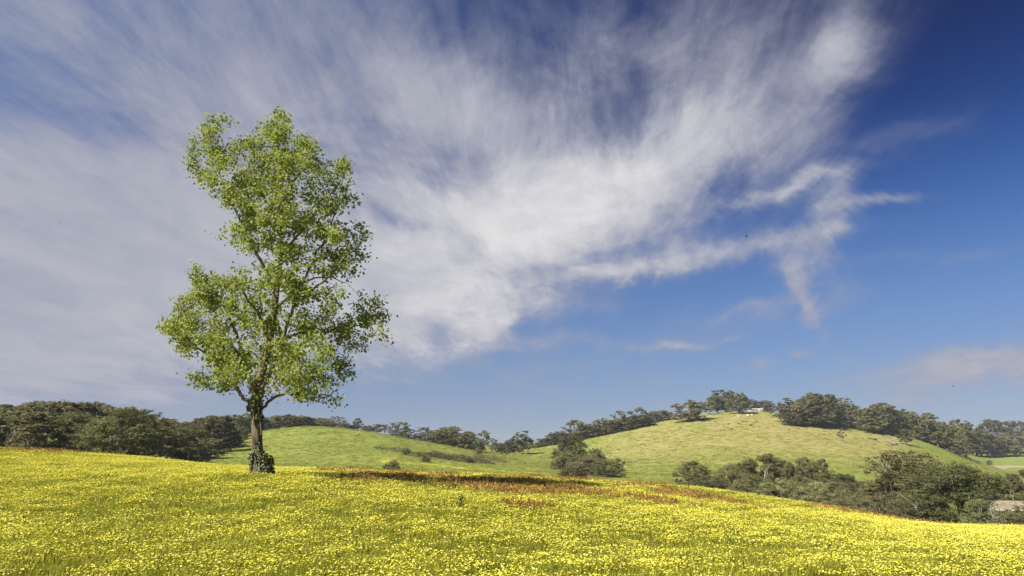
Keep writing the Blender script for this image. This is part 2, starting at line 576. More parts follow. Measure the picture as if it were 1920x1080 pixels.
for ci_, c in enumerate(CONT):
    pts = [P(k[0], k[1] + (CREST_DROP if ci_ == 3 else 0), k[2]) for k in c]
    a = np.array([p[0] / p[1] for p in pts])
    z = np.array([p[2] for p in pts])
    y = np.array([p[1] for p in pts])
    # extend the end slope gently outside the frame
    ROWS_Y.append(gsmooth(np.interp(A_GRID, a, y), 8))
    ROWS_Z.append(gsmooth(np.interp(A_GRID, a, z), 8))
ROWS_Y = np.array(ROWS_Y)
ROWS_Z = np.array(ROWS_Z)
NYG = 420
LY = np.linspace(math.log(2.0), math.log(2500.0), NYG)


def pchip(xk, yk, x):
    h = np.diff(xk)
    dl = np.diff(yk) / h
    d = np.zeros_like(yk)
    for i in range(1, len(xk) - 1):
        if dl[i - 1] * dl[i] > 0:
            w1, w2 = 2 * h[i] + h[i - 1], h[i] + 2 * h[i - 1]
            d[i] = (w1 + w2) / (w1 / dl[i - 1] + w2 / dl[i])
    d[0], d[-1] = dl[0], dl[-1]
    i = np.clip(np.searchsorted(xk, x) - 1, 0, len(h) - 1)
    t = (x - xk[i]) / h[i]
    return (yk[i] * (1 + 2 * t) * (1 - t) ** 2 + h[i] * d[i] * t * (1 - t) ** 2 + yk[i + 1] * t * t * (3 - 2 * t) + h[i] * d[i + 1] * t * t * (t - 1))


TAB = np.zeros((NA, NYG))
for i in range(NA):
    TAB[i] = pchip(ROWS_Y[:, i], ROWS_Z[:, i], np.exp(LY))


def Hn(x, y):
    """Ground height at world x, y."""
    x = np.asarray(x, float)
    y = np.asarray(y, float)
    yc = np.clip(y, 6.0, 2499.0)
    a = np.clip(x / yc, -0.915, 0.915)
    u = (a + 0.92) / 1.84 * (NA - 1)
    v = (np.log(yc) - LY[0]) / (LY[-1] - LY[0]) * (NYG - 1)
    i = np.clip(np.floor(u).astype(int), 0, NA - 2)
    j = np.clip(np.floor(v).astype(int), 0, NYG - 2)
    fu, fv = u - i, v - j
    z = (TAB[i, j] * (1 - fu) + TAB[i + 1, j] * fu) * (1 - fv) + (TAB[i, j + 1] * (1 - fu) + TAB[i + 1, j + 1] * fu) * fv
    amp = np.clip((y - 60) / 120, 0, 1)
    z = z + amp * ((fbm(x / 26, y / 26, 3, 3) - 0.5) * 1.1 + (fbm(x / 11, y / 11, 9, 2) - 0.5) * 0.35)
    z = z + (1 - amp) * (fbm(x / 2.2, y / 2.2, 5, 3) - 0.5) * 0.10
    return z


def H(x, y):
    return float(Hn(np.array([x]), np.array([y]))[0])


def hit(px, py, ymin=6.0, ymax=2400.0):
    """First ground point on the pixel's ray beyond ymin."""
    ys = np.exp(np.linspace(math.log(ymin), math.log(ymax), 1500))
    u = (px - 960) / F
    v = (540 - py) / F
    t = ys / (CP - v * SP)
    d = (EYE + (SP + v * CP) * t) - Hn(u * t, ys)
    k = np.where(d <= 0)[0]
    if len(k) == 0:
        return None
    Y = ys[k[0]]
    x = u * Y / (CP - v * SP)
    return np.array([x, Y, H(x, Y)])


def terrain():
    an = np.concatenate([np.linspace(-4, -0.95, 26)[:-1], np.linspace(-0.95, 0.95, 300), np.linspace(0.95, 4, 26)[1:]])
    yn = np.concatenate([np.linspace(-45, 4, 22)[:-1], np.linspace(4, 70, 190)[:-1], np.exp(np.linspace(math.log(70), math.log(900), 230))[:-1],
                         np.exp(np.linspace(math.log(900), math.log(2490), 30))])
    cut = int(np.argmin(np.abs(yn - 66)))

    def sheet(rows):
        yy = np.repeat(rows[:, None], len(an), 1)
        xx = an[None, :] * (np.maximum(yy, 0) + 12.0)
        zz = Hn(xx.ravel(), yy.ravel())
        V = np.stack([xx.ravel(), yy.ravel(), zz], 1)
        nr, nc = len(rows), len(an)
        idx = np.arange(nr * nc).reshape(nr, nc)
        Fq = np.stack([idx[:-1, :-1].ravel(), idx[:-1, 1:].ravel(), idx[1:, 1:].ravel(), idx[1:, :-1].ravel()], 1)
        return V, Fq

    V, Fq = sheet(yn[:cut + 1])
    o = obj("meadow", mesh_from("meadow", V, Fq, M['meadow'], smooth=True))
    tag(o, "gently sloping flower meadow that fills the front of the view", "meadow", kind="structure")
    V, Fq = sheet(yn[cut:])
    me = mesh_from("hills", V, Fq, M['pasture'], smooth=True)
    x, y = V[:, 0], V[:, 1]
    a = x / np.maximum(y, 1)
    dry = np.zeros(len(V))
    # the eastern hill carries thin, browning grass on its upper slopes
    zc = V[:, 2]
    dry = np.clip((a - 0.08) / 0.10, 0, 1) * np.clip((y - 150) / 130, 0, 1) * np.clip((640 - y) / 60, 0, 1) * np.clip((0.62 - a) / 0.08, 0, 1) * 0.66
    at = me.attributes.new("dry", 'FLOAT', 'POINT')
    at.data.foreach_set("value", dry.astype(np.float32))
    bloom = np.zeros(len(V))
    for px, py, ym, rx, ry, am in [(850, 832, 150, 22, 16, 0.75), (770, 868, 80, 14, 12, 0.8), (930, 882, 80, 26, 16, 0.75), (620, 803, 150, 16, 12, 0.35), (1010, 880, 80, 16, 16, 0.6), (760, 820, 150, 14, 12, .45)]:
        p = hit(px, py, ym)
        if p is not None:
            bloom = np.maximum(bloom, am * np.exp(-((x - p[0]) / rx) ** 2 - ((y - p[1]) / ry) ** 2))
    at = me.attributes.new("bloom", 'FLOAT', 'POINT')
    at.data.foreach_set("value", bloom.astype(np.float32))
    o = obj("hills", me)
    tag(o, "rolling green pasture hills beyond the flower meadow", "hills", kind="structure")


terrain()

# ------------------------------------------------------------------ leaf clouds


def rand_unit(n):
    v = rng.normal(size=(n, 3))
    return v / np.linalg.norm(v, axis=1, keepdims=True)


def leaf_cards(C, N, size, aspect=0.6, droop=0.0, shape='diamond'):
    """One small folded leaf (two triangles / four) at each centre C with normal N."""
    n = len(C)
    r = rand_unit(n)
    if droop:
        r[:, 2] -= droop
    t = r - N * np.sum(r * N, 1, keepdims=True)
    t /= np.linalg.norm(t, axis=1, keepdims=True) + 1e-9
    b = np.cross(N, t)
    s = size if np.ndim(size) else np.full(n, size)
    s = np.asarray(s)[:, None]
    if shape == 'diamond':
        V = np.stack([C - t * s * 0.5, C + b * s * 0.5 * aspect + N * s * 0.06, C + t * s * 0.5, C - b * s * 0.5 * aspect + N * s * 0.06], 1)
        idx = np.arange(n * 4).reshape(n, 4)
        Fc = np.concatenate([idx[:, [0, 1, 2]], idx[:, [0, 2, 3]]])
        return V.reshape(-1, 3), Fc, 4
    # deltoid poplar leaf folded on its midrib: stalk end, two shoulders, two sides, tip
    V = np.stack([C - t * s * 0.42, C - t * s * 0.22 + b * s * 0.44 + N * s * 0.10, C + t * s * 0.16 + b * s * 0.30 + N * s * 0.07,
                  C + t * s * 0.58, C + t * s * 0.16 - b * s * 0.30 + N * s * 0.07, C - t * s * 0.22 - b * s * 0.44 + N * s * 0.10], 1)
    idx = np.arange(n * 6).reshape(n, 6)
    Fc = np.concatenate([idx[:, [0, 1, 2]], idx[:, [0, 2, 3]], idx[:, [0, 3, 4]], idx[:, [0, 4, 5]]])
    return V.reshape(-1, 3), Fc, 6


# ------------------------------------------------------------------ the lone tree
TREE_Y = 25.0


def grow_lone_tree():
    base = P(484, 893, TREE_Y)
    base[2] = H(base[0], base[1])
    root = empty("poplar_tree", tuple(base))
    tag(root, "tall lone leafy poplar tree standing in the yellow flower meadow", "tree")

    def W(px, py, dy):
        return P(px, py, TREE_Y + dy) - base

    # trunk with buttressed foot
    def chain(rows, sub=4):
        r = [np.append(W(a, b, d), w) for a, b, d, w in rows]
        r = smooth_path(r, sub)
        return [x[:3] for x in r], [x[3] for x in r]

    trunk_rows = [(485, 904, 0, .38), (484.5, 893, 0, .29), (483.5, 880, 0, .215), (483, 860, 0, .195), (482.5, 830, 0, .18), (481.5, 800, 0, .178), (480.5, 775, 0, .185),
                  (480, 757, 0, .195), (481, 742, 0, .18), (485, 718, 0, .155), (493, 690, .02, .145), (505, 640, .05, .13), (514, 590, .05, .115), (519, 545, .08, .10), (524, 500, .1, .085),
                  (527, 450, .1, .07), (528, 400, .05, .058), (525, 340, 0, .044), (521, 280, 0, .03), (520, 240, 0, .018), (521, 207, 0, .008)]
    limb_rows = [
        [(478, 762, 0, .10), (466, 752, -.1, .075), (452, 738, -.2, .066), (438, 717, -.4, .058), (415, 690, -.6, .048), (385, 662, -.8, .036), (345, 632, -.9, .02), (312, 624, -1.0, .008)],
        [(483, 770, 0, .09), (494, 763, .1, .062), (508, 750, .2, .054), (522, 742, .3, .047), (545, 739, .5, .04), (570, 744, .7, .03), (600, 754, .9, .019), (632, 748, 1.0, .007)],
        [(482, 752, 0, .12), (490, 735, -.35, .085), (505, 700, -.8, .075), (525, 650, -1.0, .068), (543, 600, -1.1, .06), (560, 545, -1.1, .052), (590, 485, -1.0, .042), (618, 425, -.8, .03), (640, 350, -.6, .016), (642, 305, -.5, .007)],
        [(528, 645, -1.0, .06), (548, 629, -.9, .045), (575, 624, -.7, .041), (610, 622, -.4, .035), (650, 616, 0, .027), (690, 603, .2, .018), (728, 580, .3, .007)],
        [(517, 562, .06, .085), (510, 540, .0, .07), (503, 515, -.2, .064), (492, 492, -.4, .058), (478, 472, -.5, .052), (458, 432, -.6, .044), (434, 375, -.7, .034), (408, 315, -.6, .024), (394, 260, -.5, .013), (396, 224, -.5, .006)],
        [(481, 748, 0, .11), (470, 715, .4, .07), (455, 665, .8, .06), (438, 610, 1.0, .05), (412, 565, 1.1, .038), (388, 530, 1.0, .022), (370, 505, 1.0, .008)],
        [(523, 500, .1, .07), (540, 465, .4, .056), (572, 425, .7, .046), (604, 385, .9, .034), (634, 345, 1.0, .02), (648, 315, 1.0, .008)],
        [(552, 575, -1.1, .05), (585, 545, -1.3, .042), (622, 512, -1.3, .034), (660, 470, -1.1, .022), (692, 440, -1.0, .008)],
        [(481, 745, 0, .10), (476, 725, -.5, .065), (460, 690, -1.2, .055), (435, 650, -1.7, .045), (400, 615, -1.9, .034), (360, 590, -1.8, .02), (330, 570, -1.7, .008)],
        [(484, 730, 0, .09), (498, 705, .8, .06), (520, 672, 1.5, .05), (555, 648, 2.0, .04), (595, 655, 2.2, .028), (640, 680, 2.2, .014), (664, 690, 2.2, .006)],
        [(505, 640, .05, .075), (490, 600, -.9, .055), (472, 570, -1.5, .044), (452, 540, -1.8, .032), (432, 512, -1.9, .015)],
        [(514, 590, .05, .07), (535, 560, .9, .05), (570, 530, 1.5, .04), (610, 520, 1.7, .028), (650, 530, 1.6, .012)],
        [(527, 420, .08, .05), (505, 385, -.5, .04), (480, 345, -.9, .028), (455, 300, -1.0, .014)],
        [(526, 380, .05, .045), (548, 345, -.5, .035), (572, 305, -.8, .02), (578, 270, -.8, .008)],
    ]
    g = Geo()
    tp, tr = chain(trunk_rows, 5)
    sides = 14
    g.tube(tp, tr, sides, lump=0.10)
    trunk = obj("trunk", g.mesh("poplar_trunk", M['hero_bark'], True), root)
    nodes, nrad = [], []
    for p, r in zip(tp, tr):
        if p[2] > 1.5:
            nodes.append(p)
            nrad.append(r)
    for rows in limb_rows:
        lp, lr = chain(rows, 4)
        # small kinks
        lp = [p + rng.normal(size=3) * 0.025 * (0 < i < len(lp) - 1) for i, p in enumerate(lp)]
        g = Geo()
        g.tube(lp, lr, 7, lump=0.12)
        obj("limb", g.mesh("poplar_limb", M['limb_bark'], True), root)
        nodes += lp[3:]
        nrad += lr[3:]

    # foliage bodies (photo px): x, y, r, weight
    L = [(520, 235, 34, 1.3), (505, 275, 48, 1.1), (540, 285, 48, 1.1), (500, 320, 55, 1), (545, 330, 50, 1), (575, 270, 24, .9), (570, 300, 40, .9), (600, 330, 38, .9), (636, 318, 25, .9), (652, 305, 10, .9),
         (650, 352, 18, .7), (612, 365, 38, .8), (648, 385, 18, .7), (400, 265, 34, 1), (372, 285, 26, 1.1), (360, 315, 18, 1), (398, 232, 14, .9), (430, 232, 14, .8), (425, 290, 38, 1), (455, 280, 26, .8), (395, 315, 34, 1),
         (430, 350, 45, 1), (470, 350, 50, 1), (450, 400, 42, 1), (510, 385, 55, 1), (560, 385, 48, .9), (600, 410, 42, .8), (620, 440, 32, .7), (480, 430, 45, 1), (408, 433, 15, .8), (440, 440, 22, .9),
         (530, 440, 55, .9), (580, 460, 48, .8), (468, 462, 22, .8), (660, 445, 32, .9), (686, 445, 16, .9), (640, 470, 36, .8), (676, 478, 22, .8), (620, 500, 38, .8), (660, 505, 20, .55), (540, 500, 55, .8), (496, 512, 32, .5),
         (580, 530, 50, .8), (520, 550, 48, .7), (372, 510, 16, 1), (402, 526, 24, 1), (442, 527, 26, 1), (470, 540, 40, .8), (420, 555, 42, 1.1), (375, 550, 36, 1.1), (345, 575, 28, 1.1), (330, 605, 28, 1.1), (308, 622, 18, 1.1), (340, 625, 28, 1.1),
         (380, 600, 46, 1.1), (430, 605, 46, 1), (480, 595, 42, .7), (360, 645, 28, 1), (400, 650, 42, 1), (445, 655, 44, .9), (490, 645, 44, .8), (540, 600, 44, .7), (590, 585, 42, .7), (625, 560, 30, .5), (640, 595, 38, .7), (680, 580, 28, .7), (712, 570, 18, .8), (722, 590, 15, .8),
         (700, 610, 28, .75), (715, 635, 14, .8), (665, 625, 32, .7), (610, 625, 38, .55), (560, 635, 42, .8), (635, 660, 36, .8), (650, 690, 22, .8), (590, 670, 44, .9), (535, 670, 46, 1), (615, 705, 32, .9), (575, 715, 36, 1), (530, 710, 36, 1), (480, 690, 40, .7),
         (440, 690, 34, .8), (400, 690, 34, 1), (368, 715, 18, 1), (395, 722, 20, 1), (430, 718, 22, .8), (485, 722, 26, .6), (600, 738, 18, .8), (560, 738, 16, .7), (630, 748, 10, .35), (520, 212, 8, .5), (668, 375, 8, .5), (680, 650, 16, .55)]
    # crown half-width by height for the depth spread
    cy = np.array([200, 260, 340, 440, 500, 560, 620, 680, 740])
    cw = np.array([30, 120, 150, 140, 120, 170, 210, 170, 90.0])
    cx = np.array([520, 505, 510, 550, 550, 530, 515, 510, 500.0])
    tips = []
    for (lx, ly, r, w) in L:
        r = r * 0.94
        nT = max(2, int(r * r * w * 0.0120 + 1))
        half = np.interp(ly, cy, cw)
        off = abs(lx - np.interp(ly, cy, cx))
        dsp = math.sqrt(max(half ** 2 - off ** 2, 0.35 * r * r)) / F * TREE_Y * 0.62
        nC = 1 if r < 26 else 2 if r < 40 else 3
        deps = [rng.normal() * dsp for _ in range(nC)]
        for k in range(nT):
            th, rr = rng.uniform(0, 2 * math.pi), r * math.sqrt(rng.uniform()) * 0.92
            d = deps[k % nC] + rng.normal() * r / F * TREE_Y * 0.5
            tips.append(W(lx + rr * math.cos(th), ly + rr * math.sin(th), d))
    tips = np.array(tips)
    # join every tip to the growing skeleton by a short bowed twig
    nodes = np.array(nodes)
    order = np.argsort([np.min(np.linalg.norm(nodes - t, axis=1)) for t in tips])
    NODE = [n for n in nodes]
    NR = list(nrad)
    NRr = np.array(NR)
    arr = np.array(NODE)
    tw = Geo()
    twig_pts, twig_dir = [], []
    for ti in order:
        t = tips[ti]
        dv = arr - t
        dist = np.linalg.norm(dv, axis=1) + 0.25 * np.maximum(dv[:, 2], 0) * 1.2     # prefer growing upward / outward
        j = int(np.argmin(dist))
        a = arr[j]
        ln = np.linalg.norm(t - a)
        k = max(3, int(ln / 0.22))
        mid = (a + t) / 2 + np.array([0, 0, 0.10 * ln]) + rng.normal(size=3) * 0.06 * ln
        pts = [(1 - s) ** 2 * a + 2 * s * (1 - s) * mid + s * s * t for s in np.linspace(0, 1, k + 1)]
        r0 = min(NRr[j] * 0.75, 0.007 + 0.011 * ln)
        rad = list(np.linspace(r0, 0.004, k + 1))
        tw.tube(pts, rad, 4, cap=False)
        arr = np.vstack([arr, pts[1:]])
        NRr = np.append(NRr, rad[1:])
        twig_pts.append(pts)
    obj("twigs", tw.mesh("poplar_twigs", M['limb_bark'], True), root)["kind"] = "stuff"

    # leaves: a spray round the outer part of every twig
    C = []
    for pts in twig_pts:
        n = int(rng.integers(26, 62))
        p = np.array(pts)
        k0 = max(0, len(p) - 4)
        seg = p[k0:]
        ii = rng.integers(0, len(seg), n)
        c = seg[ii] + rng.normal(size=(n, 3)) * np.array([0.15, 0.15, 0.125])
        C.append(c)
    C = np.concatenate(C)
    # leaves along the big limbs' thin ends
    n = len(C)
    N = rand_unit(n) * 0.85 + np.array([-0.30, -0.18, 0.42])
    N /= np.linalg.norm(N, axis=1, keepdims=True)
    V, Fc, k = leaf_cards(C, N, 0.064 + 0.08 * rng.uniform(size=n) ** 1.2, droop=0.5, shape='poplar')
    tint = np.repeat(rng.uniform(0, 1, n) ** 1.1, k)
    crown = obj("crown", mesh_from("poplar_crown", V, Fc, M['hero_leaf'], tint=tint), root)
    crown["kind"] = "stuff"
    print("lone tree tips", len(tips), "leaves", n)

    # ivy bush wrapped round the foot of the trunk
    ib = P(490, 893, TREE_Y - 0.3)
    ib[2] = H(ib[0], ib[1])
    iv = empty("ivy_bush", tuple(ib))
    tag(iv, "dark glossy ivy bush wrapped round the foot of the lone tree", "ivy")

    def ivy_body(root_o, origin, bodies, n_each, sz, stems):
        C, N = [], []
        for (px, py, dy, rx, ry, rz) in bodies:
            c = P(px, py, TREE_Y + dy) - origin
            u = rand_unit(n_each)
            sc = np.array([rx, ry, rz])
            C.append(c + u * sc * rng.uniform(0.6, 1.25, (n_each, 1)))
            N.append(u + rand_unit(n_each) * 0.7 + np.array([0, 0, 0.3]))
        C, N = np.concatenate(C), np.concatenate(N)
        N /= np.linalg.norm(N, axis=1, keepdims=True)
        V, Fc, k = leaf_cards(C, N, rng.uniform(sz * 0.7, sz * 1.3, len(C)), droop=0.4, shape='poplar')
        o = obj("foliage", mesh_from("ivy_leaves", V, Fc, M['ivy_leaf'], tint=np.repeat(rng.uniform(0, 1, len(C)) ** 2, k)), root_o)
        o["kind"] = "stuff"
        g = Geo()
        for rows in stems:
            pts = smooth_path([P(a, b, TREE_Y + d) - origin for a, b, d in rows], 4)
            g.tube(pts, list(np.linspace(0.035, 0.012, len(pts))), 5, lump=0.2)
        obj("stems", g.mesh("ivy_stems", M['limb_bark'], True), root_o)

    ivy_body(iv, ib, [(495, 874, -.18, .22, .26, .34), (500, 882, -.12, .20, .26, .28), (490, 858, -.18, .22, .24, .22), (473, 855, -.12, .11, .18, .16), (498, 863, -.08, .20, .26, .24), (494, 887, -.2, .24, .22, .18), (483, 848, -.18, .18, .2, .13), (473, 870, -.08, .07, .12, .22), (506, 870, 0, .12, .2, .28), (484, 838, -.2, .10, .1, .16), (508, 884, -.1, .1, .15, .14)],
             150, 0.085, [[(498, 896, -.25), (502, 878, -.3), (494, 858, -.25), (488, 842, -.22)], [(488, 897, -.3), (482, 875, -.3), (478, 855, -.26), (480, 838, -.22)]])
    tb = P(480, 775, TREE_Y - 0.2)
    iv2 = empty("ivy_tangle", tuple(tb))
    tag(iv2, "shaggy tangle of dark ivy clinging to the trunk below the fork", "ivy")
    ivy_body(iv2, tb, [(482, 762, -.12, .20, .2, .28), (481, 745, -.1, .18, .2, .28), (484, 780, -.12, .15, .15, .22), (489, 792, -.05, .08, .12, .3), (469, 764, -.05, .11, .1, .12), (484, 728, -.1, .15, .15, .22), (480, 752, -.15, .16, .12, .32)],
             150, 0.085, [[(490, 815, -.15), (489, 795, -.22), (485, 775, -.26), (482, 750, -.26)], [(478, 800, -.2), (476, 780, -.24), (477, 760, -.26), (481, 735, -.22)]])


grow_lone_tree()

# ------------------------------------------------------------------ gum trees, shrubs


def gum_meshes(seed, kind, nleaf, lsize, leafmat):
    """A gum about 10 m tall and 8 m wide: (trunk mesh, crown mesh)."""
    st = np.random.default_rng(seed)
    rs = random.getstate()
    random.seed(seed)
    g = Geo()
    lob = []
    Ht = 10.0
    if kind == 'dense':
        fork, nl, low = 1.7, 34, 0.06
    elif kind == 'open':
        fork, nl, low = 3.2, 12, 0.30
    elif kind == 'tall':
        fork, nl, low = 2.4, 15, 0.14
    else:
        fork, nl, low = 0.8, 26, 0.04
    lean = st.normal(size=2) * 0.25
    base = np.array([0, 0, -0.5])
    fk = np.array([lean[0], lean[1], fork])
    r0 = 0.26 if kind != 'bush' else 0.16
    g.tube(smooth_path([base, (base + fk) / 2 + np.append(st.normal(size=2) * 0.12, 0), fk], 3), list(np.linspace(r0, r0 * 0.75, 7)), 7, lump=0.15)
    Wd = 4.0
    for i in range(nl):
        th = 2 * math.pi * (i * 0.618 + st.uniform(-0.08, 0.08))
        zf = low + 0.07 + (0.86 - low) * ((i + 0.5) / nl) ** 0.95
        if kind == 'bush':
            rad_at = math.sqrt(max(1 - (zf * 0.98) ** 2, 0.03))
        elif kind == 'tall':
            rad_at = 0.55 + 0.35 * math.sin(math.pi * min(1, (zf - low) / (1 - low)))
        elif kind == 'open':
            rad_at = 0.45 + 0.55 * math.sin(math.pi * min(1, (zf - low) / (1 - low) * 0.75 + 0.1))
        else:
            rad_at = math.sin(math.pi * (0.24 + 0.68 * (zf - low) / (1 - low))) ** 0.7
        rr = Wd * rad_at * st.uniform(0.35, 0.92)
        if i > nl - 3:
            rr *= 0.45
        c = np.array([rr * math.cos(th), rr * math.sin(th), zf * Ht * st.uniform(0.95, 1.05)])
        s = {'dense': 1.30, 'open': 1.15, 'tall': 1.25, 'bush': 1.35}[kind] * st.uniform(0.62, 1.08)
        lob.append((c, np.array([s * 1.05, s * 1.05, s * 0.85])))
        # limb to the lobe
        st_p = fk + (np.array([0, 0, 1.0]) * st.uniform(-0.3, 0.9) if kind != 'bush' else 0)
        st_p = fk if st_p[2] > c[2] - 0.3 else st_p
        mid = (st_p + c) / 2 + np.array([c[0] * 0.12, c[1] * 0.12, -0.25]) + st.normal(size=3) * 0.25
        pts = smooth_path([fk - np.array([0, 0, 0.2]), st_p * 0.8 + mid * 0.2, mid, c], 3)
        g.tube(pts, list(np.linspace(0.13, 0.025, len(pts))), 5, lump=0.15)
        for q_ in range(3):
            e = c + st.normal(size=3) * s * 0.5 + np.array([0, 0, s * 0.2])
            g.tube([pts[-3], (pts[-2] + e) / 2, e], [0.04, 0.028, 0.012], 4)
    trunk = g.mesh("gum_trunk", M['gum_bark'], True)
    wts = np.array([l[1][0] ** 2 for l in lob])
    cnt = np.maximum(30, (nleaf * wts / wts.sum()).astype(int))
    C, N, T = [], [], []
    for (c, s), n in zip(lob, cnt):
        # each lobe is made of smaller sprays so its edge breaks up
        ns = max(5, int(n / 34))
        u = st.normal(size=(ns, 3))
        u /= np.linalg.norm(u, axis=1, keepdims=True)
        u[:, 2] = u[:, 2] * 0.9 + 0.12
        sc = c + u * s * st.uniform(0.68, 1.02, (ns, 1))
        tn = st.uniform(0, 1, ns)
        ii = st.integers(0, ns, n)
        sr = s[0] * 0.18
        off = st.normal(size=(n, 3)) * np.array([sr, sr, sr * 0.62])
        C.append(sc[ii] + off)
        nn = off / (np.linalg.norm(off, axis=1, keepdims=True) + 1e-6) * 0.5 + u[ii] * 0.5 + st.normal(size=(n, 3)) * 0.45 + np.array([0, 0, 0.25])
        N.append(nn)
        T.append(np.clip(0.70 * tn[ii] + 0.30 * st.uniform(size=n), 0, 1))
    C, N, T = np.concatenate(C), np.concatenate(N), np.concatenate(T)
    C[:, 2] = np.maximum(C[:, 2], 0.1)
    N /= np.linalg.norm(N, axis=1, keepdims=True)
    V, Fc, k = leaf_cards(C, N, st.uniform(lsize * 0.7, lsize * 1.35, len(C)), aspect=0.55, droop=0.5)
    crown = mesh_from("gum_crown", V, Fc, leafmat, tint=np.repeat(T, k))
    zt = np.max(C[:, 2]) * 0.985
    wd = np.percentile(np.abs(C[:, :2]), 97) * 2
    random.setstate(rs)
    return trunk, crown, zt, wd


VAR = {}


def variants(key, kind, n, nleaf, lsize, mat, seed):
    VAR[key] = [gum_meshes(seed + i, kind, nleaf, lsize, M[mat]) for i in range(n)]


variants('dense', 'dense', 7, 8000, 0.40, 'gum_leaf', 100)
variants('open', 'open', 4, 2800, 0.40, 'grey_leaf', 200)
variants('tall', 'tall', 3, 5500, 0.40, 'gum_leaf', 300)
variants('bush', 'bush', 4, 5500, 0.38, 'gum_leaf', 400)
variants('ndense', 'dense', 5, 20000, 0.23, 'gum_leaf', 500)
variants('nopen', 'open', 3, 12000, 0.22, 'gum_leaf', 600)
variants('nbush', 'bush', 3, 16000, 0.20, 'scrub_leaf', 700)
variants('npale', 'bush', 2, 18000, 0.17, 'pale_leaf', 800)
variants('ngreen', 'bush', 1, 42000, 0.16, 'green_leaf', 900)
variants('nbushgreen', 'bush', 2, 16000, 0.20, 'green_leaf', 950)

VI = {k: 0 for k in VAR}


def plant(name, key, x, y, h, w, label, cat="tree", group=None, sink=0.15):
    vi = VI[key]
    VI[key] += 1
    tm, cm, zt, wd = VAR[key][vi % len(VAR[key])]
    z = H(x, y)
    o = empty(name, (x, y, z - sink))
    sz = (h + sink) / zt
    sw = w / wd
    o.scale = (sw, sw * rng.uniform(0.9, 1.1), sz)
    o.rotation_euler = (0, 0, rng.uniform(0, 6.28))
    tag(o, label, cat, group)
    obj("trunk", tm, o)
    c = obj("crown", cm, o)
    c["kind"] = "stuff"
    return o


def gum_at(px, top, wpx, key, label, Y=None, base=None, ymin=60, name="gum_tree", cat="tree", group=None, sink=0.15):
    """A tree at photo column px whose top reaches row top; its foot is at distance Y or where the ray of row base meets the ground."""
    if base is not None:
        p = hit(px, base, ymin)
        if p is None:
            return None
        Y = p[1]
    p = P(px, top, Y)
    u = (px - 960) / F
    x = p[0]
    z0 = H(x, Y)
    h = max(p[2] - z0, 1.0)
    w = wpx * 1.18 * Y / F
    return plant(name, key, x, Y, h, w, label, cat, group, sink)


# --- forest on the left
SKY_X = np.array([-120, 0, 40, 70, 110, 140, 170, 200, 235, 270, 300, 340, 370, 400, 425, 440, 470, 500, 560, 610, 650])
SKY_Y = np.array([760, 757, 752, 750, 751, 757, 756, 764, 768, 777, 784, 791, 786, 777, 774, 765, 772, 780, 777, 782, 796])
GRP_FOREST = "gum trees of the dense forest"
LBL_FOREST = "olive gum tree of the dense dark forest beyond the meadow's left edge"
made = 0
Yr = 84.0
row = 0
while Yr < 285:
    step_px = 9.4 * F / Yr
    # right limit of the wood at this distance
    lim = np.interp(Yr, [84, 100, 125, 150, 180, 210, 240, 262, 285], [352, 362, 385, 410, 432, 455, 470, 600, 640])
    px = -70 + (row % 2) * step_px * 0.5
    while px < lim:
        ppx = px + rng.uniform(-0.3, 0.3) * step_px
        Yt = Yr + rng.uniform(-2.5, 2.5)
        if ppx < lim:
            x = P(ppx, 830, Yt)[0]
            z0 = H(x, Yt)
            gpy = PIX((x, Yt, z0))[1]
            sk = np.interp(ppx, SKY_X, SKY_Y)
            hmax = (gpy - sk) * Yt / F
            h = rng.uniform(8.0, 12.5)
            if Yt > 200:
                h = hmax * rng.uniform(0.66, 1.0)
            h = min(h, hmax * (rng.uniform(0.75, 1.0) if Yt <= 200 else 1.0), 17.0)
            if h > 2.5:
                key = rng.choice(['dense', 'dense', 'dense', 'bush', 'tall', 'open']) if Yt > 150 else rng.choice(['dense', 'dense', 'bush', 'ndense'])
                plant("gum_tree", str(key), x, Yt, h, min(max(h, 8.0) * rng.uniform(0.85, 1.2), 12.5), LBL_FOREST, "tree", GRP_FOREST)
                made += 1
        px += step_px
    Yr += 10.0 + (Yr - 84) * 0.04
    row += 1
# low edge trees of the wood
for px, py, t, w in [(352, 866, 838, 44), (330, 866, 838, 40), (300, 862, 832, 42), (375, 860, 828, 34), (395, 852, 822, 34), (412, 846, 815, 34), (430, 838, 806, 34), (448, 830, 798, 32), (462, 822, 790, 30), (280, 860, 830, 40)]:
    gum_at(px, t, w, 'bush', "low bushy gum tree on the dark edge of the forest beside the green hill", base=None, Y=float(np.interp(py, [822, 866], [232, 100])), name="edge_tree", group="low trees along the forest edge")
print("forest trees", made)

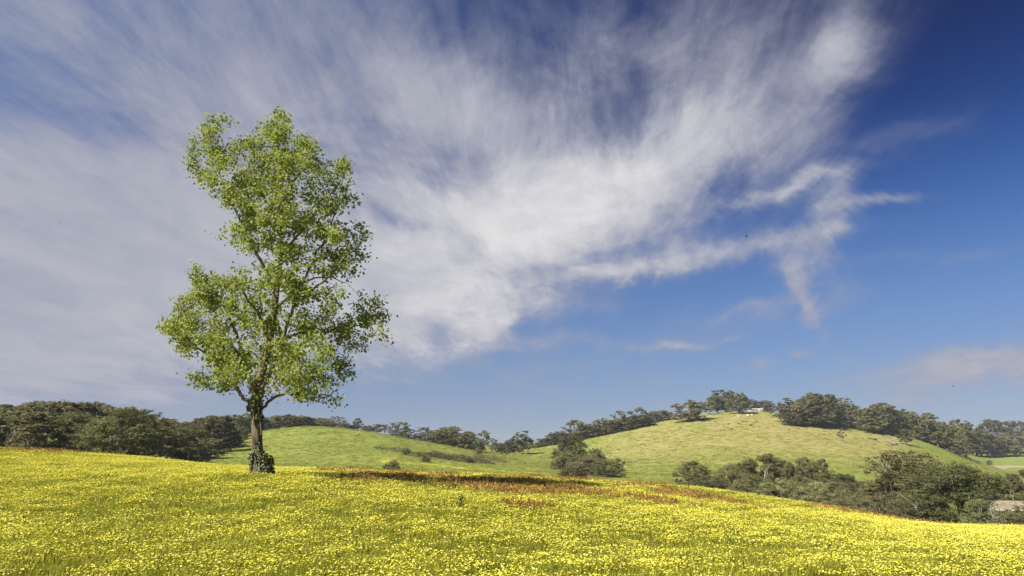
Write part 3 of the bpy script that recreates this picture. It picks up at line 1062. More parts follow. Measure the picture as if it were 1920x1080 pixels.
# --- row of gums on the ridge behind the green hill
GR = "gum trees on the ridge behind the green hill"
LR = "small gum tree in the broken row on the ridge behind the green hill"
ridge = [(498, 784, 30, 'dense'), (520, 779, 34, 'dense'), (543, 777, 34, 'dense'), (563, 779, 34, 'dense'), (584, 782, 30, 'dense'), (604, 784, 28, 'dense'), (618, 789, 24, 'bush'), (636, 781, 24, 'open'), (650, 793, 22, 'bush'), (671, 785, 26, 'open'), (662, 797, 22, 'bush'), (690, 797, 24, 'bush'),
         (708, 795, 17, 'tall'), (722, 796, 18, 'open'), (738, 793, 20, 'open'), (754, 792, 26, 'open'), (745, 808, 24, 'bush'), (768, 801, 22, 'open'), (762, 812, 22, 'bush'), (785, 815, 24, 'bush'), (797, 801, 22, 'open'), (810, 820, 30, 'bush'), (815, 808, 30, 'dense'),
         (832, 801, 32, 'dense'), (848, 800, 30, 'dense'), (862, 812, 28, 'bush'), (876, 808, 26, 'dense'), (888, 820, 22, 'bush'), (872, 828, 26, 'bush'), (842, 822, 34, 'bush'),
         (906, 806, 21, 'tall'), (899, 828, 18, 'bush'), (924, 822, 26, 'open'), (931, 831, 22, 'open'), (950, 829, 20, 'bush'), (964, 820, 22, 'dense'), (979, 808, 29, 'tall'), (990, 822, 18, 'open'), (940, 836, 18, 'bush')]
for px, top, w, key in ridge:
    Y = 268 + rng.uniform(0, 16) if px < 800 else (262 + rng.uniform(0, 20) if px < 900 else 330 + rng.uniform(-10, 10))
    gum_at(px, top, w * 1.12, key, LR, Y=Y, group=GR)
gum_at(948, 843, 15, 'open', "tiny lone gum tree in the hollow right of the green hill", base=858, ymin=150)

# --- left shoulder of the big hill
GS = "gum trees along the shoulder of the big hill"
LS = "rounded gum tree in the line climbing the left shoulder of the big hill"
for px, top, w, key in [(1008, 829, 22, 'bush'), (1022, 821, 24, 'dense'), (1037, 811, 28, 'dense'), (1051, 809, 28, 'dense'), (1060, 801, 22, 'open'), (1080, 787, 34, 'tall'), (1093, 800, 28, 'dense'), (1106, 795, 34, 'dense'), (1122, 797, 28, 'dense'),
                        (1134, 784, 36, 'dense'), (1151, 786, 34, 'dense'), (1163, 770, 26, 'open'), (1166, 786, 30, 'dense'), (1180, 780, 30, 'dense'), (1196, 763, 30, 'tall'), (1203, 778, 34, 'dense'), (1217, 780, 22, 'bush'), (1223, 771, 24, 'dense'), (1241, 769, 28, 'dense'), (1256, 773, 20, 'open'), (1095, 818, 26, 'bush')]:
    gum_at(px, top, w, key, LS, base=float(np.interp(px, [1000, 1050, 1100, 1150, 1200, 1220, 1260], [840, 832, 822, 812, 802, 792, 785])), ymin=250, group=GS)
# --- on the hill top
gum_at(1290, 750, 52, 'dense', "broad dark gum tree casting a shadow on the brow of the big hill", base=791, ymin=200)
gum_at(1328, 751, 26, 'open', "thin open-crowned gum tree on the brow, between two bigger trees", base=778, ymin=200)
gum_at(1341, 741, 30, 'dense', "gum tree left of the smoke on the hill top", Y=424)
gum_at(1358, 731, 46, 'dense', "tallest gum tree on the hill top, behind the blue smoke", Y=430)
gum_at(1383, 737, 34, 'dense', "dark gum tree beside the pale dirt track on the hill top", base=776, ymin=200)
gum_at(1409, 749, 30, 'dense', "rounded gum tree behind the white farmhouse on the hill top", Y=455)
gum_at(1435, 751, 28, 'dense', "gum tree right of the white farmhouse on the hill top", Y=450)
GW = "gum trees of the hill-top wood"
LW = "olive gum tree of the wood spreading over the top of the big hill"
for px, top, w, b, key in [(1462, 760, 36, 792, 'open'), (1477, 747, 38, 794, 'tall'), (1496, 753, 38, 797, 'dense'), (1511, 743, 40, 797, 'dense'), (1528, 735, 50, 796, 'dense'), (1546, 742, 42, 796, 'dense'), (1558, 750, 36, 795, 'dense'), (1575, 746, 32, 793, 'open'), (1592, 757, 32, 792, 'dense'), (1607, 751, 16, 788, 'tall'), (1596, 770, 32, 797, 'dense'),
                           (1560, 771, 32, 798, 'dense'), (1484, 772, 34, 798, 'dense'), (1515, 768, 40, 799, 'dense'), (1540, 770, 36, 799, 'dense'), (1614, 766, 30, 806, 'dense'), (1620, 776, 36, 809, 'open'), (1641, 757, 46, 811, 'dense'), (1657, 756, 42, 808, 'dense'), (1669, 764, 32, 806, 'dense'), (1650, 782, 38, 811, 'dense'), (1632, 785, 34, 811, 'bush'), (1668, 786, 32, 809, 'dense')]:
    gum_at(px, top, w, key, LW, base=b, ymin=250, group=GW)
GE = "gum trees down the right flank of the hill"
LE = "dark gum tree in the line running down the right flank of the hill"
for px, top, w, Y, key in [(1690, 767, 38, 385, 'dense'), (1706, 772, 34, 378, 'dense'), (1722, 780, 34, 375, 'dense'), (1736, 775, 36, 385, 'dense'), (1752, 788, 34, 375, 'dense'), (1766, 791, 34, 408, 'dense'), (1782, 794, 32, 420, 'dense'), (1801, 787, 42, 430, 'dense'), (1754, 800, 36, 385, 'dense'), (1772, 806, 36, 380, 'dense'), (1788, 812, 32, 375, 'bush'),
                           (1818, 802, 40, 560, 'dense'), (1834, 806, 44, 570, 'dense'), (1846, 812, 38, 565, 'dense'), (1862, 785, 50, 600, 'dense'), (1870, 812, 46, 575, 'dense'), (1880, 818, 36, 570, 'dense'), (1910, 789, 40, 740, 'dense'), (1903, 816, 34, 590, 'open'), (1918, 812, 30, 600, 'dense')]:
    gum_at(px, top, w, key, LE, Y=Y, group=GE)
gum_at(1796, 824, 34, 'bush', "bushy gum tree throwing long shadows at the foot of the flank", base=855, ymin=200)
gum_at(1695, 804, 21, 'tall', "small lone gum tree with a shadow beside pale fallen timber", base=834, ymin=200)
gum_at(1577, 803, 13, 'open', "tiny bent sapling on the brown hillside below the wood", base=829, ymin=200)
gum_at(1854, 862, 9, 'bush', "tiny shrub alone in the far green hollow", base=872, ymin=330, cat="shrub", name="shrub")
# --- group at the foot of the big hill
gum_at(1070, 816, 54, 'ndense', "tall grey-green gum tree at the left of the group below the hill", Y=205)
gum_at(1062, 848, 44, 'ndense', "lower gum tree leaning out of the group below the hill", Y=195)
gum_at(1092, 852, 46, 'ndense', "bushy gum tree in the middle of the group below the hill", Y=185)
gum_at(1114, 840, 34, 'ndense', "round-topped gum tree rising behind the bushy group below the hill", Y=190)
gum_at(1107, 855, 66, 'nbush', "wide olive bush in front of the tree group below the hill", Y=150, name="bush", cat="bush")
gum_at(1138, 861, 46, 'nbushgreen', "leaning green bush at the right end of the tree group below hill", Y=145, name="bush", cat="bush")
gum_at(1075, 877, 48, 'nbush', "low dark bush at the meadow's edge below the tall grey-green gum", Y=135, name="bush", cat="bush")
gum_at(1040, 864, 14, 'bush', "tiny round shrub left of the tree group below the hill", base=880, ymin=150, cat="shrub", name="shrub")
gum_at(1161, 859, 19, 'tall', "small round-crowned gum tree with a shadow right of the bushy group", base=887, ymin=120)

# --- gully along the right edge of the meadow
GG = "gum trees of the dark gully"
LG = "brownish gum tree of the tangled gully beyond the meadow's right side"
for px, top, w, key, Y in [(1365, 872, 46, 'ndense', 92), (1392, 871, 48, 'ndense', 98), (1455, 861, 50, 'ndense', 100), (1480, 868, 44, 'ndense', 96), (1520, 868, 44, 'ndense', 98), (1552, 884, 46, 'ndense', 92), (1582, 891, 46, 'ndense', 88), (1410, 892, 50, 'ndense', 84), (1345, 897, 36, 'nbush', 84), (1440, 895, 48, 'nbush', 86), (1500, 893, 44, 'ndense', 90),
                           (1602, 906, 48, 'nbush', 78), (1575, 916, 46, 'nbush', 72), (1632, 905, 52, 'ndense', 76), (1658, 900, 44, 'ndense', 78), (1612, 925, 46, 'nbush', 66), (1650, 930, 56, 'nbush', 64), (1690, 935, 50, 'nbush', 62), (1385, 905, 46, 'nbush', 76), (1560, 905, 44, 'ndense', 84), (1720, 915, 58, 'ndense', 70),
                           (1850, 886, 62, 'ndense', 88), (1875, 900, 52, 'ndense', 92), (1900, 893, 56, 'ndense', 96), (1922, 884, 56, 'nopen', 90), (1835, 905, 50, 'ndense', 82)]:
    gum_at(px, top - 3, w * 1.05, key, LG, Y=float(Y), group=GG)
gum_at(1300, 864, 50, 'ndense', "blue-grey gum tree at the left end of the gully trees", Y=95)
gum_at(1322, 890, 52, 'nbush', "olive bush under the gum at the left end of the gully", Y=82, name="bush", cat="bush")
gum_at(1282, 902, 36, 'nbush', "low olive bush where the gully meets the meadow", Y=80, name="bush", cat="bush")
gum_at(1428, 851, 62, 'nopen', "tall gum tree with forked pale limbs above the left gully", Y=98)
gum_at(1500, 857, 40, 'nopen', "slim gum tree with a round head behind the pale shrubs", Y=100)
gum_at(1537, 860, 36, 'nopen', "thin feathery gum tree right of the slim round-headed one", Y=102)
gum_at(1465, 896, 62, 'npale', "round pale green wattle shrub at the meadow's edge, the left one", Y=58, name="wattle_shrub", cat="shrub")
gum_at(1524, 902, 64, 'npale', "round pale green wattle shrub at the meadow's edge, the right one", Y=57, name="wattle_shrub", cat="shrub")
gum_at(1692, 843, 118, 'ndense', "tall dark gum tree with clumped crown towering over the gully", Y=92)
gum_at(1682, 884, 76, 'nopen', "olive gum tree with a pale slanting limb in the gully", Y=76)
gum_at(1785, 865, 138, 'ngreen', "huge round green gum tree bulging over the meadow's right edge", Y=70)
gum_at(1888, 955, 66, 'nbush', "low brown bush below the shed at the meadow's edge", Y=56, name="bush", cat="bush")
gum_at(1916, 955, 50, 'nbush', "low brown bush at the right border of the meadow", Y=58, name="bush", cat="bush")
gum_at(1928, 930, 52, 'nbush', "brown bush hiding the right end of the shed", Y=57, name="bush", cat="bush")
gum_at(1836, 935, 54, 'nbushgreen', "green bush at the right foot of the huge round gum", Y=62, name="bush", cat="bush")

# --- shrubs on the green hill
gum_at(739, 862, 26, 'nbush', "leafy bush on the brow of the meadow in front of green hill", Y=62, name="bush", cat="bush")
gum_at(724, 869, 16, 'nbush', "small bush touching the left side of the meadow-brow bush", Y=60, name="bush", cat="bush")
for px, b, w, t, l in [(761, 853, 16, 840, "dark round shrub at the head of the little gully on the green hill"), (786, 857, 15, 846, "dark round shrub lower in the little gully on green hill"), (798, 866, 16, 854, "flat-topped thorn shrub at the end of the little gully"),
                       (897, 853, 13, 842, "small shrub standing on the spur of the green hill"), (880, 868, 14, 858, "dark shrub at the end of the low scrub patch")]:
    gum_at(px, t, w, 'bush', l, base=b, ymin=100, name="shrub", cat="shrub", sink=0.1)


def scrub(px, py, rx, ry, h, n, label):
    p = hit(px, py, 90)
    if p is None:
        return
    st = np.random.default_rng(int(px))
    th, rr = st.uniform(0, 6.28, n), np.sqrt(st.uniform(0, 1, n))
    x, y = p[0] + rx * rr * np.cos(th), p[1] + ry * rr * np.sin(th)
    zt = h * (1 - rr ** 2 * 0.7) * st.uniform(0.2, 1.0, n) * (0.6 + 0.8 * vnoise(x / 1.6, y / 1.6, 4))
    C = np.stack([x, y, Hn(x, y) + zt], 1) - p
    N = st.normal(size=(n, 3)) + np.array([0, 0, 0.8])
    N /= np.linalg.norm(N, axis=1, keepdims=True)
    V, Fc, k = leaf_cards(C, N, st.uniform(0.22, 0.5, n))
    o = obj("scrub_patch", mesh_from("scrub_patch", V, Fc, M['scrub_leaf'], tint=np.repeat(st.uniform(0, 1, n), k)), loc=tuple(p))
    tag(o, label, "scrub")


scrub(866, 864, 8.5, 6.0, 1.4, 3200, "long patch of low grey-brown scrub on the green hill's right slope")
scrub(826, 858, 4.5, 6.0, 1.1, 1400, "short strip of low scrub left of the long scrub patch")
scrub(918, 861, 5.0, 5.0, 1.1, 1500, "rounded patch of low scrub below the small shrub on the spur")
scrub(745, 846, 6.0, 4.0, 0.9, 1200, "thin line of scrub marking the little gully on green hill")

# ------------------------------------------------------------------ labels that count along each row


def ordinal(n):
    return "%d%s" % (n, "th" if 10 <= n % 100 <= 20 else {1: "st", 2: "nd", 3: "rd"}.get(n % 10, "th"))


for grp, text in [(GR, "small gum tree, %s from the left in the row on the ridge behind green hill"), (GS, "gum tree, %s from the left in the line climbing the big hill's left shoulder"),
                  (GW, "olive gum tree, %s from the left in the wood crowning the big hill"), (GE, "dark gum tree, %s from the left in the line down hill's right flank"),
                  (GG, "brownish gum tree, %s from the left in the tangled gully beyond the meadow"), ("low trees along the forest edge", "low bushy tree, %s from the left along the forest edge beside green hill")]:
    objs = [o for o in COL.objects if o.get("group") == grp and o.type == 'EMPTY']
    objs.sort(key=lambda o: PIX(o.location)[0])
    for i, o in enumerate(objs):
        o["label"] = text % ordinal(i + 1)
back = sorted([o for o in COL.objects if o.get("group") == GRP_FOREST and o.location.y > 236], key=lambda o: PIX(o.location)[0])
for i, o in enumerate(back):
    o["label"] = "gum tree on the forest skyline, %s from the left" % ordinal(i + 1)
front = sorted([o for o in COL.objects if o.get("group") == GRP_FOREST and o.location.y < 98], key=lambda o: PIX(o.location)[0])
for i, o in enumerate(front):
    o["label"] = "gum tree in the forest's front row behind the meadow brow, %s from the left" % ordinal(i + 1)

# ------------------------------------------------------------------ farm buildings, track, timber
M['white_wall'] = plain_mat("white_paint", (0.50, 0.48, 0.43), (0.66, 0.64, 0.59), 1.5, 0.7, 0.2)
M['pale_roof'] = plain_mat("pale_iron_roof", (0.42, 0.40, 0.36), (0.55, 0.53, 0.47), 0.8, 0.5, 0.4)
M['moss_roof'] = plain_mat("lichened_roof", (0.15, 0.13, 0.08), (0.25, 0.215, 0.14), 2.2, 0.8, 0.2)
M['glass'] = plain_mat("dark_window_glass", (0.02, 0.025, 0.03), (0.04, 0.045, 0.05), 1.0, 0.08, 0.5)
M['dark_bird'] = plain_mat("dark_feathers", (0.02, 0.02, 0.022), (0.05, 0.045, 0.045), 8.0)
M['rock'] = plain_mat("pale_rock", (0.40, 0.37, 0.31), (0.58, 0.55, 0.49), 2.0, 0.9, 0.1)


def farm_building(name, x, y, rz, wx, wy, wall, rise, roofmat, label, cat, windows=2, z=None):
    z = H(x, y) if z is None else z
    o = empty(name, (x, y, z))
    o.rotation_euler = (0, 0, rz)
    tag(o, label, cat)
    g = Geo()
    hx, hy = wx / 2, wy / 2
    b = -0.8
    vs = [(-hx, -hy, b), (hx, -hy, b), (hx, hy, b), (-hx, hy, b), (-hx, -hy, wall), (hx, -hy, wall), (hx, hy, wall), (-hx, hy, wall), (-hx, 0, wall + rise), (hx, 0, wall + rise)]
    g.add(vs, [(0, 1, 5, 4), (2, 3, 7, 6), (1, 2, 6, 9, 5), (3, 0, 4, 8, 7)])
    obj("wall", g.mesh("farm_wall", M['white_wall']), o)
    g = Geo()
    ov, t = 0.35, 0.09
    k = rise / hy
    for s in (-1, 1):
        e = hy + ov
        lo, hi = wall - k * ov + 0.03, wall + rise + 0.03
        g.add([(-hx - ov, s * e, lo), (hx + ov, s * e, lo), (hx + ov, 0, hi), (-hx - ov, 0, hi), (-hx - ov, s * e, lo + t), (hx + ov, s * e, lo + t), (hx + ov, 0, hi + t), (-hx - ov, 0, hi + t)],
              [(0, 1, 2, 3), (4, 5, 6, 7), (0, 1, 5, 4), (1, 2, 6, 5), (0, 3, 7, 4)])
    obj("roof", g.mesh("farm_roof", roofmat), o)
    g = Geo()
    for s in (-1, 1):
        g.box((0, s * (hy + ov + 0.04), wall - k * ov + 0.06), (wx + 2 * ov, 0.08, 0.14))
    obj("gutter", g.mesh("farm_gutter", M['white_wall']), o)
    for i in range(windows):
        cx = -hx + wx * (i + 0.75) / (windows + 0.5)
        g = Geo()
        g.box((cx, -hy - 0.02, wall * 0.48), (0.9, 0.08, 0.9))
        w = obj("window", g.mesh("farm_window", M['glass']), o)
        g = Geo()
        for dx, dz, sx, sz in ((0, .48, 1.06, .07), (0, -.48, 1.06, .07), (-.49, 0, .07, .9), (.49, 0, .07, .9), (0, 0, .05, .9)):
            g.box((cx + dx, -hy - 0.065, wall * 0.48 + dz), (sx, 0.06, sz))
        obj("frame", g.mesh("farm_window_frame", M['white_wall']), w)
    g = Geo()
    g.box((hx - 0.75, -hy - 0.02, 1.0), (0.85, 0.07, 2.0))
    obj("door", g.mesh("farm_door", M['dead_wood']), o)
    return o


p = P(1412, 768, 436)
farm_building("farmhouse", p[0], 436, 0.12, 5.6, 4.2, 2.9, 0.5, M['pale_roof'], "small white farmhouse among gum trees on top of the big hill", "house", 2, z=p[2] - 2.75)
p = P(1425, 768, 432)
farm_building("garden_shed", p[0], 432, -0.1, 2.2, 2.4, 2.1, 0.5, M['pale_roof'], "little white shed right beside the farmhouse on the hill top", "shed", 0, z=p[2] - 2.0)
p = P(1907, 953, 66)
farm_building("farm_shed", p[0], 66, -0.5, 4.0, 2.8, 2.6, 0.55, M['moss_roof'], "low white-walled shed with tan lichened roof half hidden in the gully", "shed", 1, z=p[2] - 2.6)


def drape(name, rows, width, mat, label, cat, lift=0.14):
    pts = smooth_path([np.array(r, float) for r in rows], 6)
    V, Fc = [], []
    nw = 4
    for i, p_ in enumerate(pts):
        t = pts[min(i + 1, len(pts) - 1)] - pts[max(i - 1, 0)]
        t = t / (np.linalg.norm(t) + 1e-9)
        nrm = np.array([-t[1], t[0]])
        wv = width * (0.75 + 0.5 * random.random())
        for j in range(nw + 1):
            q_ = p_[:2] + nrm * wv * (j / nw - 0.5)
            V.append((q_[0], q_[1], H(q_[0], q_[1]) + lift * (1 if 0 < j < nw else 0.2)))
    for i in range(len(pts) - 1):
        for j in range(nw):
            a = i * (nw + 1) + j
            Fc.append((a, a + 1, a + nw + 2, a + nw + 1))
    o = obj(name, mesh_from(name, V, Fc, mat, smooth=True))
    return tag(o, label, cat, kind="structure")


tr = [hit(a, b, 250) for a, b in [(1348, 786), (1366, 784), (1381, 783), (1386, 780), (1381, 776), (1375, 773.5)]]
tr = [t[:2] for t in tr if t is not None]
if len(tr) > 2:
    drape("dirt_track", tr, 1.7, M['track'], "pale dirt track curling over the hill brow", "track")
sd = [hit(a, b, 420) for a, b in [(1868, 877), (1890, 875), (1910, 875), (1935, 875)]]
sd = [t[:2] for t in sd if t is not None]
if len(sd) > 2:
    drape("bare_ground", sd, 7, M['track'], "strip of pale bare ground in the far hollow", "ground")


def log_obj(name, rows, r0, r1, label, cat, group=None, twigs=0, mat='dead_wood'):
    rows = [np.asarray(r, float) for r in rows]
    b = rows[0].copy()
    g = Geo()
    pts = smooth_path([r - b for r in rows], 4)
    g.tube(pts, list(np.linspace(r0, r1, len(pts))), 7, lump=0.25)
    o = empty(name, tuple(b))
    obj("stem", g.mesh("dead_stem", M[mat], True), o)
    for i in range(twigs):
        k = random.randint(1, len(pts) - 2)
        d = rng.normal(size=3) * np.array([1, 1, .5]) + np.array([0, 0, .5])
        d = d / np.linalg.norm(d) * np.linalg.norm(pts[-1] - pts[0]) * random.uniform(.18, .4)
        g = Geo()
        g.tube([pts[k], pts[k] + d * .5 + rng.normal(size=3) * .04, pts[k] + d], [r1 * 1.3, r1, r1 * .4], 5)
        obj("branch", g.mesh("dead_branch", M[mat], True), o)
    return tag(o, label, cat, group)


def on_ground(px, py, ymin, up=0.0):
    p_ = hit(px, py, ymin)
    return p_ + np.array([0, 0, up])


log_obj("fallen_log", [on_ground(1664, 828, 200, .5), on_ground(1674, 832, 200, .45), on_ground(1690, 836, 200, .3)], .38, .16, "long bleached fallen log on the hillside left of the lone small gum", "log", twigs=4)
log_obj("fallen_log", [on_ground(1672, 836, 200, .4), on_ground(1684, 834, 200, .6), on_ground(1692, 838, 200, .3)], .28, .12, "short bleached log crossing the long fallen one on the hillside", "log", twigs=3)
log_obj("fallen_log", [on_ground(1135, 806, 300, .4), on_ground(1150, 803, 300, .6), on_ground(1163, 799, 300, .4)], .4, .2, "pale fallen log under the trees on the hill shoulder", "log", twigs=3)
# dead timber in the gully
log_obj("dead_trunk", [P(1726, 968, 62), P(1714, 948, 62.5), P(1694, 931, 63), P(1674, 920, 63)], .055, .02, "long pale dead limb slanting out of the gully beside the huge gum", "dead limb", twigs=2)
log_obj("dead_trunk", [P(1906, 946, 62), P(1900, 936, 62), P(1894, 922, 62)], .04, .018, "short pale dead stick leaning over the shed roof", "dead limb", twigs=1)
log_obj("dead_trunk", [P(1863, 972, 55), P(1858, 958, 55), P(1857, 948, 55)], .045, .02, "upright broken pale stump left of the half-hidden shed", "dead limb", twigs=1)
log_obj("dead_trunk", [P(1862, 988, 38), P(1852, 978, 38), P(1846, 971, 38)], .04, .015, "thin dead stick poking out of the meadow's right edge", "dead limb", twigs=1)
log_obj("dead_trunk", [P(1427, 925, 90), P(1432, 902, 90), P(1436, 884, 91), P(1446, 870, 91)], .07, .025, "pale bare forked limb in front of the tall gully gum", "dead limb", twigs=3)
b0 = hit(1484, 941, 20)
pile = empty("branch_pile", tuple(b0))
tag(pile, "small heap of grey dead branches on the meadow near the pale shrubs", "branches")
for i in range(9):
    a = rng.uniform(-0.6, 0.6) + (0 if i % 2 else 0.5)
    ln = rng.uniform(0.5, 1.3)
    c = np.array([rng.uniform(-.45, .45), rng.uniform(-.3, .3), rng.uniform(.06, .28)])
    d = np.array([math.cos(a), math.sin(a) * .7, rng.uniform(-.05, .35)]) * ln / 2
    g = Geo()
    g.tube([c - d, c + rng.normal(size=3) * .03, c + d], [.035, .03, .012], 6, lump=.3)
    obj("branch", g.mesh("dead_branch", M['dead_wood'], True), pile)

# boulder on the crest of the green hill
def boulder(px, py, ymin, r, label):
    p_ = hit(px, py, ymin)
    if p_ is None:
        return
    V, Fc = [], []
    n, m_ = 7, 10
    for i in range(n + 1):
        for j in range(m_):
            th, ph = math.pi * i / n, 2 * math.pi * j / m_
            k = r * (0.8 + 0.45 * random.random())
            V.append((k * math.sin(th) * math.cos(ph) * 1.2, k * math.sin(th) * math.sin(ph), k * math.cos(th) * .75 + r * .3))
    for i in range(n):
        for j in range(m_):
            Fc.append((i * m_ + j, i * m_ + (j + 1) % m_, (i + 1) * m_ + (j + 1) % m_, (i + 1) * m_ + j))
    tag(obj("boulder", mesh_from("boulder", V, Fc, M['rock']), loc=tuple(p_)), label, "rock")


boulder(594, 799, 180, .7, "pale boulder on the crest of the green hill")
for px, py, r, l in [(1360, 772, .8, "pale boulder at the upper end of the dirt track"), (1351, 770, .7, "pale boulder left of the dirt track on the brow"), (1402, 780, .8, "pale boulder on the slope right of the dirt track"), (1410, 779, .6, "small pale boulder beside the other one right of the track"), (1875, 853, 1.1, "pale boulder at the foot of the far trees")]:
    boulder(px, py, 260, r, l)

# ------------------------------------------------------------------ tussocks on the open slopes


def tussock_mesh(seed):
    st = np.random.default_rng(seed)
    n = 160
    th, rr = st.uniform(0, 6.28, n), np.sqrt(st.uniform(0, 1, n))
    C = np.stack([rr * np.cos(th), rr * np.sin(th) * .8, (1 - rr ** 2) * st.uniform(.1, .8, n) + .05], 1)
    N = C * .8 + st.normal(size=(n, 3)) * .5
    N /= np.linalg.norm(N, axis=1, keepdims=True)
    V, Fc, k = leaf_cards(C, N, st.uniform(.2, .45, n))
    return mesh_from("tussock", V, Fc, M['scrub_leaf'], tint=np.repeat(st.uniform(0, .6, n), k))


TM = [tussock_mesh(i) for i in range(4)]


def tussock(px, py, ymin, wpx, label, group):
    p_ = hit(px, py, ymin)
    if p_ is None:
        return
    o = obj("tussock", TM[random.randrange(4)], loc=tuple(p_))
    s = wpx * p_[1] / F / 2
    o.scale = (s, s, s * random.uniform(.6, .9))
    o.rotation_euler = (0, 0, random.uniform(0, 6.28))
    tag(o, label, "tussock", group)


tus = [(1276, 803, 6), (1272, 806, 3), (1260, 811, 3), (1264, 813, 2.5), (1227, 824, 4), (1234, 822, 4), (1277, 830, 3), (1285, 829, 3), (1297, 828, 3), (1256, 839, 3), (1361, 843, 5), (1346, 842, 4), (1340, 791, 5), (1332, 798, 4), (1348, 796, 3), (1357, 800, 3), (1366, 796, 5),
       (1372, 805, 6), (1385, 795, 5), (1393, 791, 6), (1399, 791, 6), (1412, 794, 6), (1418, 792, 6), (1408, 798, 7), (1358, 806, 4), (1343, 817, 3), (1337, 819, 3), (1450, 799, 4), (1480, 806, 4), (1497, 805, 5), (1545, 815, 5), (1474, 850, 4), (1507, 842, 4), (1567, 831, 3), (1639, 825, 12),
       (1630, 823, 8), (1649, 843, 3), (1618, 822, 3), (1140, 850, 5), (1146, 851, 4), (1180, 818, 4), (1201, 846, 4), (1196, 850, 4), (1191, 849, 3), (1183, 867, 4), (1178, 868, 4), (1191, 866, 3), (1228, 824, 3), (1310, 865, 4), (1324, 870, 4), (1350, 878, 4), (1335, 884, 3), (1342, 886, 3), (1395, 858, 4), (1390, 861, 3), (1396, 860, 4),
       (1409, 854, 3), (1475, 857, 4), (1425, 846, 3), (1555, 873, 3), (1600, 862, 3), (1660, 850, 3)]
for px, py, w in tus:
    tussock(px, py, 150, w * 1.15, "small dark tussock dotted on the open slope of the big hill", "tussocks on the big hill")
for px, py, w in [(673, 815, 4), (560, 850, 3), (521, 854, 3), (645, 832, 2.5), (655, 845, 2.5), (600, 858, 2.5), (983, 881, 4), (829, 879, 3), (984, 870, 5)]:
    tussock(px, py, 75, w * 1.15, "small dark tussock on the smooth green hill behind the lone tree", "tussocks on the green hill")

# ------------------------------------------------------------------ meadow plants: flowers, grass, sorrel


def source_collection(name, meshes):
    c = bpy.data.collections.new(name)
    for i, me in enumerate(meshes):
        o = bpy.data.objects.new("%s_%02d" % (name, i), me)
        c.objects.link(o)
    return c


def scatter(name, pts, rot, sc, idx, coll, label, cat):
    """One object whose points carry instances of the plants in coll."""
    me = bpy.data.meshes.new(name)
    n = len(pts)
    me.vertices.add(n)
    me.vertices.foreach_set("co", np.asarray(pts, np.float32).ravel())
    a = me.attributes.new("rot", 'FLOAT_VECTOR', 'POINT')
    a.data.foreach_set("vector", np.asarray(rot, np.float32).ravel())
    a = me.attributes.new("sc", 'FLOAT', 'POINT')
    a.data.foreach_set("value", np.asarray(sc, np.float32))
    a = me.attributes.new("idx", 'INT', 'POINT')
    a.data.foreach_set("value", np.asarray(idx, np.int32))
    o = obj(name, me)
    tag(o, label, cat, kind="stuff")
    ng = bpy.data.node_groups.new(name, 'GeometryNodeTree')
    ng.interface.new_socket("Geometry", in_out='INPUT', socket_type='NodeSocketGeometry')
    ng.interface.new_socket("Geometry", in_out='OUTPUT', socket_type='NodeSocketGeometry')
    gi = ng.nodes.new('NodeGroupInput')
    go = ng.nodes.new('NodeGroupOutput')
    ci = ng.nodes.new('GeometryNodeCollectionInfo')
    ci.inputs['Collection'].default_value = coll
    ci.inputs['Separate Children'].default_value = True
    ci.inputs['Reset Children'].default_value = True
    ip = ng.nodes.new('GeometryNodeInstanceOnPoints')
    ip.inputs['Pick Instance'].default_value = True

    def attr(nm, ty):
        x = ng.nodes.new('GeometryNodeInputNamedAttribute')
        x.data_type = ty
        x.inputs['Name'].default_value = nm
        return [s for s in x.outputs if s.enabled and s.name == 'Attribute'][0]

    ng.links.new(gi.outputs[0], ip.inputs['Points'])
    ng.links.new(ci.outputs[0], ip.inputs['Instance'])
    ng.links.new(attr("idx", 'INT'), ip.inputs['Instance Index'])
    ng.links.new(attr("rot", 'FLOAT_VECTOR'), ip.inputs['Rotation'])
    ng.links.new(attr("sc", 'FLOAT'), ip.inputs['Scale'])
    ng.links.new(ip.outputs[0], go.inputs[0])
    md = o.modifiers.new("plants", 'NODES')
    md.node_group = ng
    return o


def blades_into(V, Fc, T, Mi, n, R, h0, h1, wd, mi, st, bend=0.35):
    for i in range(n):
        th, rr = st.uniform(0, 6.28), R * math.sqrt(st.uniform())
        x, y = rr * math.cos(th), rr * math.sin(th)
        h = st.uniform(h0, h1)
        a = st.uniform(0, 6.28)
        w = wd * st.uniform(.7, 1.4)
        dx, dy = math.cos(a), math.sin(a)
        b = bend * h * st.uniform(.2, 1.3)
        a2 = st.uniform(0, 6.28)
        bx, by = math.cos(a2) * b, math.sin(a2) * b
        k = len(V)
        V += [(x - dx * w, y - dy * w, -.02), (x + dx * w, y + dy * w, -.02), (x + bx * .4 + dx * w * .8, y + by * .4 + dy * w * .8, h * .6), (x + bx * .4 - dx * w * .8, y + by * .4 - dy * w * .8, h * .6), (x + bx, y + by, h)]
        Fc += [(k, k + 1, k + 2, k + 3), (k + 3, k + 2, k + 4)]
        Mi += [mi, mi]
        T += [st.uniform()] * 5


